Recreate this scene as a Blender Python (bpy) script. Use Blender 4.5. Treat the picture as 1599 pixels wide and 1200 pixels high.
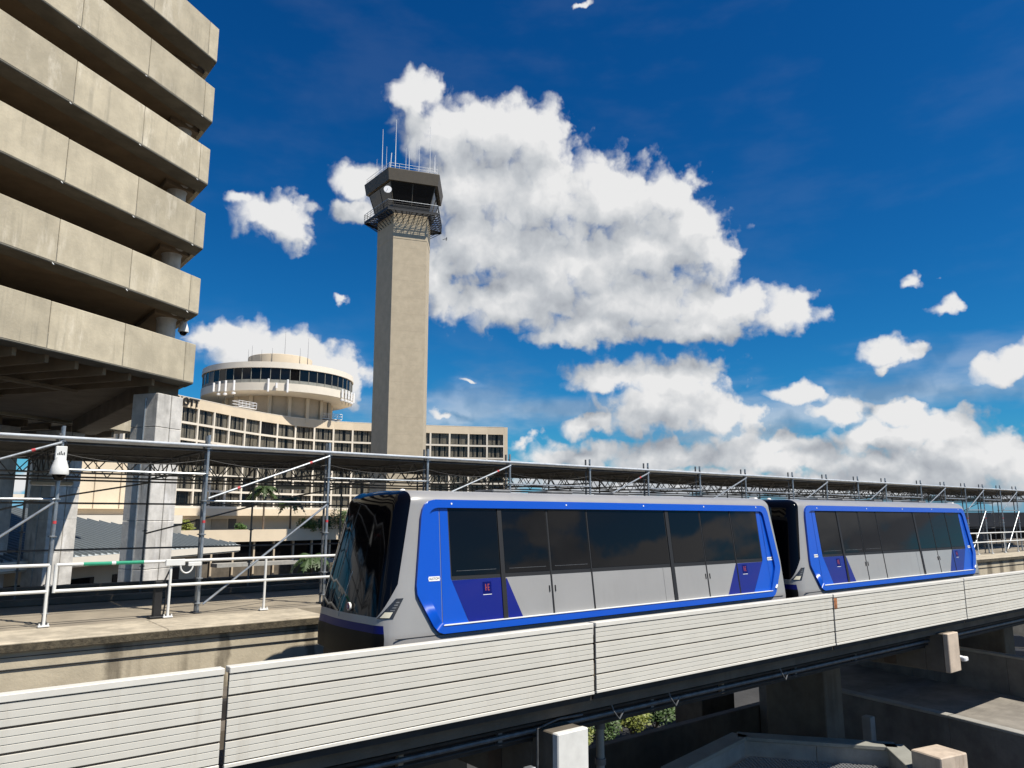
import bpy, bmesh, math, random
from mathutils import Vector, Matrix
random.seed(7)
R = math.radians
scene = bpy.context.scene
col = scene.collection
for o in list(bpy.data.objects): bpy.data.objects.remove(o)

# ------------------------------------------------------------------ camera
# World: X runs along the guideway, Y across it (away from the viewer), Z up; the eye is at z = 0.
VIEW_AZ = 51.6
PITCH = math.degrees(math.atan(206 / 1180))
cam = bpy.data.cameras.new('camera'); camo = bpy.data.objects.new('camera', cam); col.objects.link(camo)
cam.sensor_width = 36; cam.lens = 1180 / 1599 * 36
cam.clip_start = .1; cam.clip_end = 20000
camo.rotation_euler = (R(90 + PITCH), 0, R(VIEW_AZ - 90))
scene.camera = camo

# ------------------------------------------------------------------ light
SUN_AZ, SUN_EL = -66.0, 56.0
sd = Vector((math.cos(R(SUN_EL)) * math.cos(R(SUN_AZ)), math.cos(R(SUN_EL)) * math.sin(R(SUN_AZ)), math.sin(R(SUN_EL))))
sun = bpy.data.lights.new('sun', 'SUN'); sun.energy = 5.0; sun.angle = R(.53); sun.color = (1, .935, .83)
suno = bpy.data.objects.new('sun', sun); col.objects.link(suno)
suno.rotation_euler = sd.to_track_quat('Z', 'Y').to_euler(); suno.location = (0, 0, 60)
scene.view_settings.view_transform = 'Standard'; scene.view_settings.look = 'None'
scene.view_settings.exposure = .4; scene.view_settings.gamma = 1; scene.view_settings.use_curve_mapping = False

# ------------------------------------------------------------------ sky with clouds
world = bpy.data.worlds.new('World'); scene.world = world; world.use_nodes = True
wt = world.node_tree; wt.nodes.clear()

class G:
    def __init__(s, tree): s.t = tree
    def node(s, typ, **kw):
        n = s.t.nodes.new(typ)
        for k, v in kw.items(): setattr(n, k, v)
        return n
    def link(s, a, b): s.t.links.new(a, b)
    def put(s, sock, v):
        if hasattr(v, 'is_linked'): s.link(v, sock)
        else: sock.default_value = v
    def math(s, op, a, b=0., c=0., clamp=False):
        n = s.node('ShaderNodeMath', operation=op, use_clamp=clamp)
        for i, v in enumerate((a, b, c)): s.put(n.inputs[i], v)
        return n.outputs[0]
    def vec(s, op, a, b=(0, 0, 0), c=(0, 0, 0)):
        n = s.node('ShaderNodeVectorMath', operation=op)
        s.put(n.inputs[0], a); s.put(n.inputs[1], b)
        if op == 'MULTIPLY_ADD': s.put(n.inputs[2], c)
        return n.outputs['Value'] if op in ('LENGTH', 'DOT_PRODUCT', 'DISTANCE') else n.outputs[0]
    def noise(s, v, scale, detail=4., rough=.55, dist=0., dim='3D'):
        n = s.node('ShaderNodeTexNoise', noise_dimensions=dim); s.put(n.inputs['Vector'], v)
        n.inputs['Scale'].default_value = scale; n.inputs['Detail'].default_value = detail
        n.inputs['Roughness'].default_value = rough; n.inputs['Distortion'].default_value = dist
        return n.outputs['Fac'] if 'Fac' in n.outputs else n.outputs[0]
    def ramp(s, v, lo, hi, smooth=True):
        n = s.node('ShaderNodeMapRange', interpolation_type='SMOOTHSTEP' if smooth else 'LINEAR')
        s.put(n.inputs[0], v); s.put(n.inputs[1], lo); s.put(n.inputs[2], hi)
        return n.outputs[0]
    def mix(s, f, a, b):
        n = s.node('ShaderNodeMix', data_type='RGBA'); s.put(n.inputs[0], f)
        s.put(n.inputs[6], a); s.put(n.inputs[7], b)
        return n.outputs[2]

OFFX = 5.1
CLOUDS = [  # azimuth, elevation, half width, half height in degrees (sky directions)
    (59.45, 30.54, 2.59, 1.68), (57.31, 28.29, 3.62, 2.61), (53.41, 28.40, 4.18, 2.53), (49.74, 28.40, 3.24, 2.40),
    (54.67, 24.59, 4.88, 3.63), (49.00, 24.15, 6.15, 4.32), (43.39, 23.49, 4.53, 3.18), (39.40, 23.23, 3.69, 2.02),
    (37.29, 21.25, 2.40, 2.03), (46.52, 18.51, 8.48, 3.31), (51.57, 16.43, 6.51, 2.49), (41.63, 15.96, 7.76, 2.74),
    (35.92, 15.15, 4.41, 1.95), (31.19, 14.31, 2.64, 1.63), (57.11, 17.55, 2.25, 3.32), (35.96, 19.08, 1.65, 1.59),
    (46.60, 13.73, 4.45, 1.20), (63.79, 24.35, 2.22, 1.51), (64.10, 22.30, 1.96, 0.99), (70.37, 21.47, 2.85, 1.59),
    (68.83, 20.75, 1.96, 1.52), (72.48, 22.31, 0.99, 0.78), (70.71, 11.90, 4.65, 1.92), (65.15, 10.34, 2.89, 1.89),
    (73.80, 12.34, 1.49, 1.26), (67.32, 12.12, 2.76, 1.49), (44.94, 10.32, 2.68, 1.35), (38.95, 10.14, 4.69, 1.99),
    (39.98, 7.80, 6.09, 2.14), (45.25, 6.95, 2.89, 1.20), (35.85, 6.97, 3.17, 1.63), (30.90, 8.45, 2.15, 0.91),
    (28.01, 7.30, 2.67, 1.15), (24.43, 6.88, 2.13, 1.12), (21.86, 5.87, 3.31, 1.43), (25.35, 5.19, 4.30, 1.21),
    (19.27, 4.69, 2.08, 1.38), (24.69, 11.03, 1.90, 0.95), (25.06, 9.97, 0.95, 0.52), (22.76, 15.34, 1.08, 0.59),
    (21.18, 13.63, 0.97, 0.83), (18.31, 9.33, 1.90, 1.30), (16.89, 9.78, 1.34, 1.20), (46.74, 4.32, 5.28, 1.25),
    (39.64, 4.24, 6.47, 1.41), (32.02, 4.09, 6.86, 1.27), (23.58, 3.19, 7.15, 1.35), (16.90, 2.97, 4.91, 1.57),
    (42.04, 2.15, 11.56, 1.13), (26.79, 1.76, 11.83, 0.95), (53.52, 5.54, 1.70, 0.39), (50.60, 5.64, 1.26, 0.63),
    (54.78, 9.79, 0.98, 0.34), (56.95, 7.93, 1.26, 0.63), (45.92, 36.41, 1.39, 0.35), (64.91, 15.96, 1.24, 0.42),
    (84.55, 2.43, 2.72, 1.04), (88.77, 2.50, 3.68, 1.52), (13.84, 7.86, 2.47, 1.54), (55.14, 20.66, 3.04, 3.50),
    (52.08, 19.99, 5.07, 2.82), (30.42, 2.39, 17.29, 1.16), (40.51, 19.88, 5.38, 2.86), (44.13, 13.91, 6.84, 1.53),
    (37.40, 13.61, 5.15, 1.22), (33.27, 5.03, 4.81, 1.28), (20.95, 3.73, 5.38, 1.82)
]
fg = bpy.data.node_groups.new('cloud_field', 'ShaderNodeTree')
fg.interface.new_socket('P', in_out='INPUT', socket_type='NodeSocketVector')
fg.interface.new_socket('F', in_out='OUTPUT', socket_type='NodeSocketFloat')
fg.interface.new_socket('S', in_out='OUTPUT', socket_type='NodeSocketFloat')
g = G(fg); gi = g.node('NodeGroupInput'); go = g.node('NodeGroupOutput'); P = gi.outputs[0]
# domain warp for ragged outlines
w1 = g.node('ShaderNodeTexNoise', noise_dimensions='2D'); w1.inputs['Scale'].default_value = .42; w1.inputs['Detail'].default_value = 4
g.link(P, w1.inputs['Vector'])
wv = g.vec('MULTIPLY_ADD', w1.outputs['Color'], (3.0, 2.4, 0), (-1.5, -1.2, 0))
Pw = g.vec('ADD', P, wv)
cur = None
for (a, e, wa, we) in CLOUDS:
    wa *= 1.08; we *= 1.08
    ln = g.vec('LENGTH', g.vec('MULTIPLY_ADD', Pw, (1 / wa, 1 / we, 0), (-a / wa, -e / we, 0)))
    if wa * we < 1.9: ln = g.math('ADD', ln, .22)
    if cur is None: cur = ln
    else:
        n = g.node('ShaderNodeMath', operation='SMOOTH_MIN'); g.link(cur, n.inputs[0]); g.link(ln, n.inputs[1]); n.inputs[2].default_value = .3
        cur = n.outputs[0]
F = g.math('SUBTRACT', 1.0, cur)
Fsm = F
# the same broken low cumulus elsewhere round the horizon
sep = g.node('ShaderNodeSeparateXYZ'); g.link(P, sep.inputs[0])
away = g.ramp(g.math('ABSOLUTE', g.math('SUBTRACT', sep.outputs[0], VIEW_AZ)), 36., 44.)
wgt = g.math('MULTIPLY', away, g.math('SUBTRACT', 1., g.ramp(sep.outputs[1], 16., 34.)))
fr = g.noise(g.vec('MULTIPLY_ADD', P, (.06, .14, 0), (OFFX, 3.7, 0)), 1.0, 3., .5, 0., '2D')
F2 = g.math('MULTIPLY_ADD', g.math('SUBTRACT', fr, .52), 6., 0.)
F2 = g.math('SUBTRACT', F2, g.math('MULTIPLY', g.math('SUBTRACT', 1., wgt), 4.))
F = g.math('MAXIMUM', F, F2); Fsm = F
F = g.math('MINIMUM', g.math('MULTIPLY', F, 1.45), .95)
# billows
vo = g.node('ShaderNodeTexVoronoi', feature='F1', voronoi_dimensions='2D'); g.link(Pw, vo.inputs['Vector'])
vo.inputs['Scale'].default_value = .5; vo.inputs['Detail'].default_value = 2.0; vo.inputs['Roughness'].default_value = .5
b1 = g.math('MULTIPLY', g.math('SUBTRACT', .5, vo.outputs['Distance']), .5)
n1 = g.noise(P, .42, 8., .56, 0., '2D')
b2 = g.math('MULTIPLY', g.math('SUBTRACT', n1, .5), 1.2)
n2 = g.noise(P, .2, 3., .45, 0., '2D')
Fb = g.math('ADD', F, b1)
g.link(g.math('ADD', Fb, b2), go.inputs[0])
g.link(g.math('ADD', g.math('ADD', g.math('MULTIPLY', Fsm, .8), g.math('MULTIPLY', b1, .5)), g.math('MULTIPLY', g.math('SUBTRACT', n2, .5), .4)), go.inputs[1])

w = G(wt)
tc = w.node('ShaderNodeTexCoord'); sx = w.node('ShaderNodeSeparateXYZ'); w.link(tc.outputs['Generated'], sx.inputs[0])
az = w.math('MULTIPLY', w.math('ARCTAN2', sx.outputs[1], sx.outputs[0]), 180 / math.pi)
el = w.math('MULTIPLY', w.math('ARCSINE', sx.outputs[2]), 180 / math.pi)
cb = w.node('ShaderNodeCombineXYZ'); w.link(az, cb.inputs[0]); w.link(el, cb.inputs[1])
def field(v):
    n = w.node('ShaderNodeGroup'); n.node_tree = fg; w.link(v, n.inputs[0]); return n.outputs
PP = cb.outputs[0]
def n_fine(v): return w.noise(v, .8, 5., .55, 0., '2D')
f0, s0 = field(PP); s1 = field(w.vec('ADD', PP, (-1.0, 2.6, 0)))[1]
alpha = w.ramp(f0, -.2, .56)
veil = w.math('MULTIPLY', w.ramp(w.noise(w.vec('MULTIPLY', PP, (.07, .2, 0)), 1., 5., .55, 0., '2D'), .44, .72), w.math('SUBTRACT', .62, w.math('MULTIPLY', w.ramp(el, 3., 15.), .6)))
alpha = w.math('MAXIMUM', alpha, veil)
alpha = w.math('MULTIPLY', alpha, w.ramp(sx.outputs[2], -.01, .004))
d1 = w.math('SUBTRACT', s0, s1)
thick = w.ramp(f0, .15, 1.1, False)
lit = w.math('ADD', w.math('SUBTRACT', .60, w.math('MULTIPLY', thick, .06)), w.math('MULTIPLY', d1, .8))
lit = w.math('SUBTRACT', lit, w.math('MULTIPLY', w.math('SUBTRACT', 1., w.ramp(el, 3., 9.)), .13))
lit = w.math('ADD', lit, w.math('MULTIPLY', w.math('SUBTRACT', n_fine(PP), .5), .22), clamp=True)
cr = w.node('ShaderNodeValToRGB'); w.link(lit, cr.inputs[0])
cr.color_ramp.elements[0].position = .1; cr.color_ramp.elements[0].color = (.33, .355, .40, 1)
cr.color_ramp.elements[1].position = .92; cr.color_ramp.elements[1].color = (.8, .8, .8, 1)
e_ = cr.color_ramp.elements.new(.5); e_.color = (.53, .555, .585, 1)
sky = w.node('ShaderNodeTexSky', sky_type='NISHITA'); sky.sun_disc = False
sky.sun_elevation = R(SUN_EL); sky.sun_rotation = R(90 - SUN_AZ)
sky.altitude = 0; sky.air_density = 1.0; sky.dust_density = .25; sky.ozone_density = 1.2
sr = w.node('ShaderNodeSeparateColor'); w.link(sky.outputs[0], sr.inputs[0]); cc = w.node('ShaderNodeCombineColor')
sk = [w.math('MULTIPLY', w.math('POWER', sr.outputs[k_], p_), c_) for k_, (c_, p_) in enumerate(((.024, 2.15), (.325, 1.33), (.71, 1.13)))]
sk[2] = w.math('MAXIMUM', sk[2], w.math('MULTIPLY', sk[1], 1.4))
for k_ in range(3): w.link(sk[k_], cc.inputs[k_])
tint = cc.outputs[0]
bg1 = w.node('ShaderNodeBackground'); w.link(tint, bg1.inputs[0]); bg1.inputs[1].default_value = .078
bg2 = w.node('ShaderNodeBackground'); w.link(cr.outputs[0], bg2.inputs[0]); bg2.inputs[1].default_value = .78
mx = w.node('ShaderNodeMixShader'); w.link(alpha, mx.inputs[0]); w.link(bg1.outputs[0], mx.inputs[1]); w.link(bg2.outputs[0], mx.inputs[2])
world.cycles.sampling_method = 'NONE'
scene.cycles.max_bounces = 4; scene.cycles.diffuse_bounces = 2; scene.cycles.glossy_bounces = 2; scene.cycles.transparent_max_bounces = 6
ow = w.node('ShaderNodeOutputWorld'); w.link(mx.outputs[0], ow.inputs[0])

# ------------------------------------------------------------------ materials
M = {}
def mat(name, c, rough=.7, metal=0., var=.0, vscale=2., streak=0., sscale=(3, 3, .25), dark=(.3, .28, .25), bump=0., bscale=40., coat=0., spec=.5, c2=None, rnd=0., pale=0.):
    m = bpy.data.materials.new(name); m.use_nodes = True; t = m.node_tree; q = G(t)
    b = t.nodes['Principled BSDF']; b.inputs['Roughness'].default_value = rough; b.inputs['Metallic'].default_value = metal
    b.inputs['Coat Weight'].default_value = coat; b.inputs['Coat Roughness'].default_value = .05
    b.inputs['Specular IOR Level'].default_value = spec
    base = (*c, 1)
    geo = q.node('ShaderNodeNewGeometry'); pos = geo.outputs['Position']
    cur = base
    if var:
        f = q.ramp(q.noise(pos, vscale, 6., .62), .3, .72)
        lo = tuple(x * (1 - var) for x in (c2 or c)); hi = tuple(min(1, x * (1 + var * .55)) for x in c)
        cur = q.mix(f, (*lo, 1), (*hi, 1))
    if streak:
        s = q.noise(q.vec('MULTIPLY', pos, sscale), 1., 5., .65)
        big = q.noise(pos, .6, 3., .5)
        s = q.math('MULTIPLY', q.ramp(s, .5, .72), q.ramp(big, .38, .62))
        cur = q.mix(q.math('MULTIPLY', s, streak), cur, (*dark, 1))
    if pale:
        s2 = q.noise(q.vec('MULTIPLY_ADD', pos, (1.6, 1.6, .5), (17., 5., 3.)), 1., 6., .7)
        s3 = q.noise(q.vec('ADD', pos, (31., 7., 9.)), .22, 2., .5)
        cur = q.mix(q.math('MULTIPLY', q.math('MULTIPLY', q.ramp(s2, .5, .7), q.ramp(s3, .42, .62)), pale), cur, (min(1, c[0] * 1.45), min(1, c[1] * 1.5), min(1, c[2] * 1.65), 1))
    if rnd:
        oi = q.node('ShaderNodeObjectInfo'); k_ = q.math('MULTIPLY_ADD', oi.outputs['Random'], 2 * rnd, 1 - rnd); n_ = q.node('ShaderNodeVectorMath', operation='SCALE'); q.put(n_.inputs[0], cur if cur is not base else c); q.link(k_, n_.inputs['Scale']); cur = n_.outputs[0]
    if cur is base: b.inputs['Base Color'].default_value = base
    else: q.link(cur, b.inputs['Base Color'])
    if var: q.link(q.math('MULTIPLY_ADD', q.noise(pos, vscale * 3, 4.), .25, rough - .125), b.inputs['Roughness'])
    if bump:
        bn = q.node('ShaderNodeBump'); bn.inputs['Strength'].default_value = bump; bn.inputs['Distance'].default_value = .02
        q.link(q.noise(pos, bscale, 6., .6), bn.inputs['Height']); q.link(bn.outputs[0], b.inputs['Normal'])
    M[name] = m; return m

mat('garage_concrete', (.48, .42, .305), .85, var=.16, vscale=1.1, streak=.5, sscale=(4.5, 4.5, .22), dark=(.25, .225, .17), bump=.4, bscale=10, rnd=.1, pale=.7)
mat('soffit_concrete', (.25, .19, .125), .9, var=.22, vscale=.8, streak=.3, sscale=(.6, .6, 1), dark=(.2, .15, .1), bump=.2, bscale=9)  # brown tint stands in for bounced sunlight, darkened for the shaded gaps
mat('column_concrete', (.60, .575, .53), .85, var=.26, vscale=1.3, pale=.5, streak=.75, sscale=(3, 3, .3), dark=(.2, .19, .17), bump=.35, bscale=12)
mat('wall_concrete', (.47, .41, .30), .88, var=.16, vscale=1.3, streak=.8, sscale=(1.7, 1.7, .06), dark=(.15, .125, .085), bump=.3, bscale=18)
mat('coping_concrete', (.46, .40, .30), .9, var=.28, vscale=2.6, streak=.4, sscale=(3, 3, 3), dark=(.16, .13, .09), bump=.5, bscale=30)
mat('coping_edge', (.085, .07, .045), .95, var=.5, vscale=9, bump=.8, bscale=40)
mat('deck_concrete', (.29, .25, .19), .9, var=.25, vscale=1.1, streak=.3, sscale=(1, 1, 1), dark=(.17, .15, .12), bump=.3, bscale=20)
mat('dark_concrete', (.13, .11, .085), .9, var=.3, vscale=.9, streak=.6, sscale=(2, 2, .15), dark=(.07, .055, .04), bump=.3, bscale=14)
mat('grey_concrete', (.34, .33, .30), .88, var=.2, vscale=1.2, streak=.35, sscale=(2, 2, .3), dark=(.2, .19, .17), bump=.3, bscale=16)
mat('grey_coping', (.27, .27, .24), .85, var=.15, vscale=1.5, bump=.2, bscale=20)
mat('ground_asphalt', (.04, .039, .037), .92, var=.3, vscale=.5, bump=.3, bscale=30)
mat('road_asphalt', (.07, .068, .065), .9, var=.25, vscale=.8, bump=.3, bscale=40)
mat('barrier_paint', (.62, .595, .525), .5, var=.05, vscale=1.2, streak=.4, sscale=(5, 5, .35), dark=(.44, .40, .33), bump=.05, bscale=5, rnd=.035)
mat('barrier_trim', (.66, .635, .57), .5, var=.06, vscale=2)
mat('barrier_groove', (.13, .10, .075), .9, var=.3, vscale=6)
mat('rust', (.36, .14, .055), .9, var=.5, vscale=9)
mat('white_paint', (.72, .72, .69), .42, var=.06, vscale=4)
mat('green_tape', (.02, .30, .17), .45, var=.1, vscale=8)
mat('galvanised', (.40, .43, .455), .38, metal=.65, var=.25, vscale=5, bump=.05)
mat('ledger_bright', (.62, .645, .66), .36, metal=.3, var=.15, vscale=4)  # galvanised tube with its colour lightened to look sunlit
mat('galvanised_dull', (.16, .165, .17), .55, metal=.6, var=.3, vscale=5)  # dull steel, colour also darkened for the shaded tubes under the roof
mat('scaffold_plank', (.15, .145, .135), .6, metal=.3, var=.25, vscale=3)
mat('red_tape', (.55, .06, .07), .5)
mat('black_steel', (.012, .012, .013), .55, var=.3, vscale=3)
mat('girder_steel', (.03, .027, .025), .75, var=.4, vscale=2)
mat('train_grey', (.29, .285, .278), .34, coat=.25, var=.05, vscale=.9, bump=.035, bscale=1.6, streak=.18, sscale=(6, 6, .5), dark=(.2, .19, .18))
mat('train_blue', (.0005, .070, .47), .32, coat=.25, bump=.03, bscale=1.6)
mat('train_navy', (.0005, .003, .17), .3, coat=.3)
mat('train_black', (.002, .002, .003), .05, spec=.18)
mat('train_rubber', (.01, .01, .011), .6)
mat('skirt_black', (.004, .004, .004), .5, spec=.15)
mat('lip_navy', (.001, .004, .10), .4, spec=.2)
mat('lamp_lens', (.62, .58, .45), .2)
mat('lamp_dark', (.02, .02, .022), .2, coat=.4)
mat('plate_white', (.8, .8, .78), .4)
mat('emblem_orange', (.30, .045, .04), .5)
mat('hotel_cream', (.68, .57, .42), .85, var=.07, vscale=.3, streak=.12, sscale=(.5, .5, .05), dark=(.5, .43, .33), bump=.1, bscale=4)
mat('hotel_white', (.72, .66, .56), .8, var=.05, vscale=.5)
mat('hotel_tan', (.50, .41, .30), .85, var=.1, vscale=.4)
mat('curtain', (.62, .56, .46), .9, var=.15, vscale=1.5)
mat('curtain_dark', (.13, .12, .11), .9)
mat('room_dark', (.012, .012, .014), .8)
mat('sign_black', (.02, .018, .016), .5)
mat('tower_concrete', (.50, .42, .30), .88, var=.1, vscale=.8, streak=.25, sscale=(.5, .5, 6), dark=(.34, .28, .21), bump=.3, bscale=3)
mat('tower_brown', (.10, .082, .058), .6, var=.1, vscale=1)
mat('tower_dark', (.02, .02, .02), .5)
mat('antenna_white', (.78, .78, .78), .4)
mat('roof_metal', (.50, .54, .55), .45, metal=.1, var=.1, vscale=.6)
mat('leaf_green', (.055, .11, .022), .6, var=.45, vscale=.9)
mat('leaf_yellow', (.17, .2, .03), .6, var=.45, vscale=1.5)
mat('palm_green', (.05, .085, .022), .55, var=.4, vscale=1)
mat('bark', (.16, .12, .085), .95, var=.35, vscale=4, bump=.5)
mat('grating', (.42, .43, .44), .45, metal=.6)
mat('car_dark', (.02, .025, .04), .25, coat=.8)
mat('hangar_dark', (.045, .048, .055), .6, var=.2, vscale=.2)
mat('timber', (.34, .25, .17), .85, var=.3, vscale=4, streak=.6, sscale=(8, 8, .6), dark=(.14, .08, .05))
mat('stained_concrete', (.50, .41, .32), .88, var=.2, vscale=2, streak=.6, sscale=(6, 6, .5), dark=(.2, .12, .08))
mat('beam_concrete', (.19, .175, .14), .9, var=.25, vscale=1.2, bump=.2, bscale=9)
mat('shade_concrete', (.17, .16, .145), .9, var=.3, vscale=1.0, streak=.5, sscale=(2, 2, .3), dark=(.06, .055, .05), bump=.3, bscale=14)  # concrete with the deep shade under the guideway put into its colour
mat('sunlit_concrete', (.66, .65, .61), .85, var=.12, vscale=2, streak=.3, sscale=(5, 5, .5), dark=(.35, .33, .3))  # pier cap concrete, coloured pale to look sunlit
mat('road_concrete', (.24, .22, .19), .9, var=.3, vscale=.8, streak=.5, sscale=(.4, 2, 1), dark=(.1, .09, .08))
mat('stain_soft', (.20, .17, .12), .9, var=.45, vscale=5, streak=.7, sscale=(14, 14, 1), dark=(.38, .33, .24))
mat('seam_dark', (.16, .18, .19), .5)
mat('brown_stain', (.10, .07, .05), .9, var=.3, vscale=2)

# water runs on the retaining wall: soft-edged stains below the coping outlets
_t = M['wall_concrete'].node_tree; _q = G(_t); _b = _t.nodes['Principled BSDF']; _src = _b.inputs['Base Color'].links[0].from_socket
_p = _q.node('ShaderNodeNewGeometry').outputs['Position']; _s = _q.node('ShaderNodeSeparateXYZ'); _q.link(_p, _s.inputs[0])
_wx = _q.math('MULTIPLY_ADD', _q.noise(_q.vec('MULTIPLY', _p, (3., 1., 2.2)), 1., 5., .6), .34, _q.math('SUBTRACT', _s.outputs[0], .17))
_m = None
for _x, _w in ((-1.5, .16), (3.35, .20), (5.35, .15), (7.2, .12), (42.8, .3), (44.4, .4), (46, .3), (47.5, .5), (49.5, .4), (51.2, .6), (53.4, .5), (55.5, .6)):
    _k = _q.math('SUBTRACT', 1., _q.ramp(_q.math('ABSOLUTE', _q.math('SUBTRACT', _wx, _x)), _w * .45, _w * 1.15)); _m = _k if _m is None else _q.math('MAXIMUM', _m, _k)
_m = _q.math('MULTIPLY', _m, _q.math('MULTIPLY_ADD', _q.noise(_q.vec('MULTIPLY', _p, (9., 9., 1.2)), 1., 5., .65), .9, .3), clamp=True)
_q.link(_q.mix(_m, _src, (.12, .10, .07, 1)), _b.inputs['Base Color'])
def glass(name, tint, mixf, rough=.02, ior=1.42):
    m = bpy.data.materials.new(name); m.use_nodes = True; q = G(m.node_tree); m.node_tree.nodes.clear()
    t = q.node('ShaderNodeBsdfTransparent'); t.inputs[0].default_value = (*tint, 1)
    gl = q.node('ShaderNodeBsdfPrincipled'); gl.inputs['Base Color'].default_value = (.004, .004, .005, 1)
    gl.inputs['Roughness'].default_value = rough; gl.inputs['IOR'].default_value = ior
    mxs = q.node('ShaderNodeMixShader'); mxs.inputs[0].default_value = mixf
    o = q.node('ShaderNodeOutputMaterial'); q.link(t.outputs[0], mxs.inputs[1]); q.link(gl.outputs[0], mxs.inputs[2]); q.link(mxs.outputs[0], o.inputs[0])
    M[name] = m
glass('train_glass', (.25, .28, .3), .98, .015, 1.31)
glass('hotel_glass', (.8, .8, .78), .4)
glass('rotunda_glass', (.2, .25, .3), .95)
glass('tower_glass', (.35, .45, .45), .88)

# ------------------------------------------------------------------ helpers
ORI = {}
def tag(o, label=None, cat=None, group=None, kind=None):
    if label: o['label'] = label
    if cat: o['category'] = cat
    if group: o['group'] = group
    if kind: o['kind'] = kind
    return o
def thing(name, label, cat, loc=(0, 0, 0), group=None):
    o = bpy.data.objects.new(name, None); col.objects.link(o); o.location = loc; o.empty_display_size = .3
    ORI[o] = Vector(loc); return tag(o, label, cat, group)
class MB:
    def __init__(s): s.v = []; s.f = []; s.mi = []; s.cur = 0
    def face(s, pts, mi=None):
        b = len(s.v); s.v += [tuple(p) for p in pts]; s.f.append(tuple(range(b, b + len(pts)))); s.mi.append(s.cur if mi is None else mi)
    def hexa(s, p):
        b = len(s.v); s.v += [tuple(x) for x in p]
        for q in ((0, 3, 2, 1), (4, 5, 6, 7), (0, 1, 5, 4), (1, 2, 6, 5), (2, 3, 7, 6), (3, 0, 4, 7)):
            s.f.append(tuple(b + i for i in q)); s.mi.append(s.cur)
        return s
    def box(s, x0, x1, y0, y1, z0, z1):
        return s.hexa([(x0, y0, z0), (x1, y0, z0), (x1, y1, z0), (x0, y1, z0), (x0, y0, z1), (x1, y0, z1), (x1, y1, z1), (x0, y1, z1)])
    def obox(s, c, u, v, z0, z1):          # plan-oriented box: corner c, edge vectors u, v
        c = Vector((c[0], c[1], 0)); u = Vector((u[0], u[1], 0)); v = Vector((v[0], v[1], 0))
        b = [c, c + u, c + u + v, c + v]
        return s.hexa([(p.x, p.y, z0) for p in b] + [(p.x, p.y, z1) for p in b])
    def prism(s, poly, z0, z1):            # plan polygon ccw
        n = len(poly); b = len(s.v)
        s.v += [(p[0], p[1], z0) for p in poly] + [(p[0], p[1], z1) for p in poly]
        s.f.append(tuple(b + i for i in reversed(range(n)))); s.mi.append(s.cur)
        s.f.append(tuple(b + n + i for i in range(n))); s.mi.append(s.cur)
        for i in range(n):
            j = (i + 1) % n; s.f.append((b + i, b + j, b + n + j, b + n + i)); s.mi.append(s.cur)
        return s
    def loft(s, rings, cap=True, closed=True):
        n = len(rings[0]); b = len(s.v)
        for r in rings: s.v += [tuple(p) for p in r]
        for k in range(len(rings) - 1):
            for i in range(n if closed else n - 1):
                j = (i + 1) % n; s.f.append((b + k * n + i, b + k * n + j, b + (k + 1) * n + j, b + (k + 1) * n + i)); s.mi.append(s.cur)
        if cap and closed:
            s.f.append(tuple(b + i for i in reversed(range(n)))); s.mi.append(s.cur)
            s.f.append(tuple(b + (len(rings) - 1) * n + i for i in range(n))); s.mi.append(s.cur)
        return s
    def tube(s, a, b_, r, n=8, r2=None):
        a = Vector(a); b_ = Vector(b_); d = (b_ - a).normalized(); u = d.orthogonal().normalized(); v = d.cross(u)
        rr = (r, r if r2 is None else r2)
        return s.loft([[p + (u * math.cos(t) + v * math.sin(t)) * rr[k] for t in [2 * math.pi * i / n for i in range(n)]] for k, p in enumerate((a, b_))])
    def path(s, pts, r, n=6):
        rings = []; pts = [Vector(p) for p in pts]
        for i, p in enumerate(pts):
            d = (pts[min(i + 1, len(pts) - 1)] - pts[max(i - 1, 0)]).normalized(); u = d.cross(Vector((0, 0, 1)))
            u = u.normalized() if u.length > 1e-4 else Vector((1, 0, 0)); v = d.cross(u)
            q = r[i] if isinstance(r, (list, tuple)) else r
            rings.append([p + (u * math.cos(t) + v * math.sin(t)) * q for t in [2 * math.pi * k / n for k in range(n)]])
        return s.loft(rings)
    def lathe(s, c, prof, n=32, a0=0, cap=True):
        return s.loft([[(c[0] + r * math.cos(a0 + 2 * math.pi * i / n), c[1] + r * math.sin(a0 + 2 * math.pi * i / n), c[2] + z) for i in range(n)] for r, z in prof], cap)
    def sphere(s, c, r, n=12, m=7, sz=1., zlo=-1.):
        pr = []
        a_lo = math.asin(max(-1, zlo))
        for k in range(m + 1):
            t = a_lo + (math.pi / 2 - a_lo) * k / m
            pr.append((max(.001, r * math.cos(t)), r * math.sin(t) * sz))
        return s.lathe(c, pr, n)
    def mesh(s, name, mats, ori=Vector((0, 0, 0)), smooth=False):
        me = bpy.data.meshes.new(name)
        me.from_pydata([(x - ori[0], y - ori[1], z - ori[2]) for x, y, z in s.v], [], s.f)
        for m in (mats if isinstance(mats, (list, tuple)) else [mats]): me.materials.append(M[m])
        me.polygons.foreach_set('material_index', s.mi)
        bm = bmesh.new(); bm.from_mesh(me); bmesh.ops.remove_doubles(bm, verts=bm.verts, dist=1e-5); bmesh.ops.recalc_face_normals(bm, faces=bm.faces); bm.to_mesh(me); bm.free()
        if smooth:
            me.polygons.foreach_set('use_smooth', [True] * len(me.polygons))
            me.set_sharp_from_angle(angle=R(35))
        return me
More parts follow.
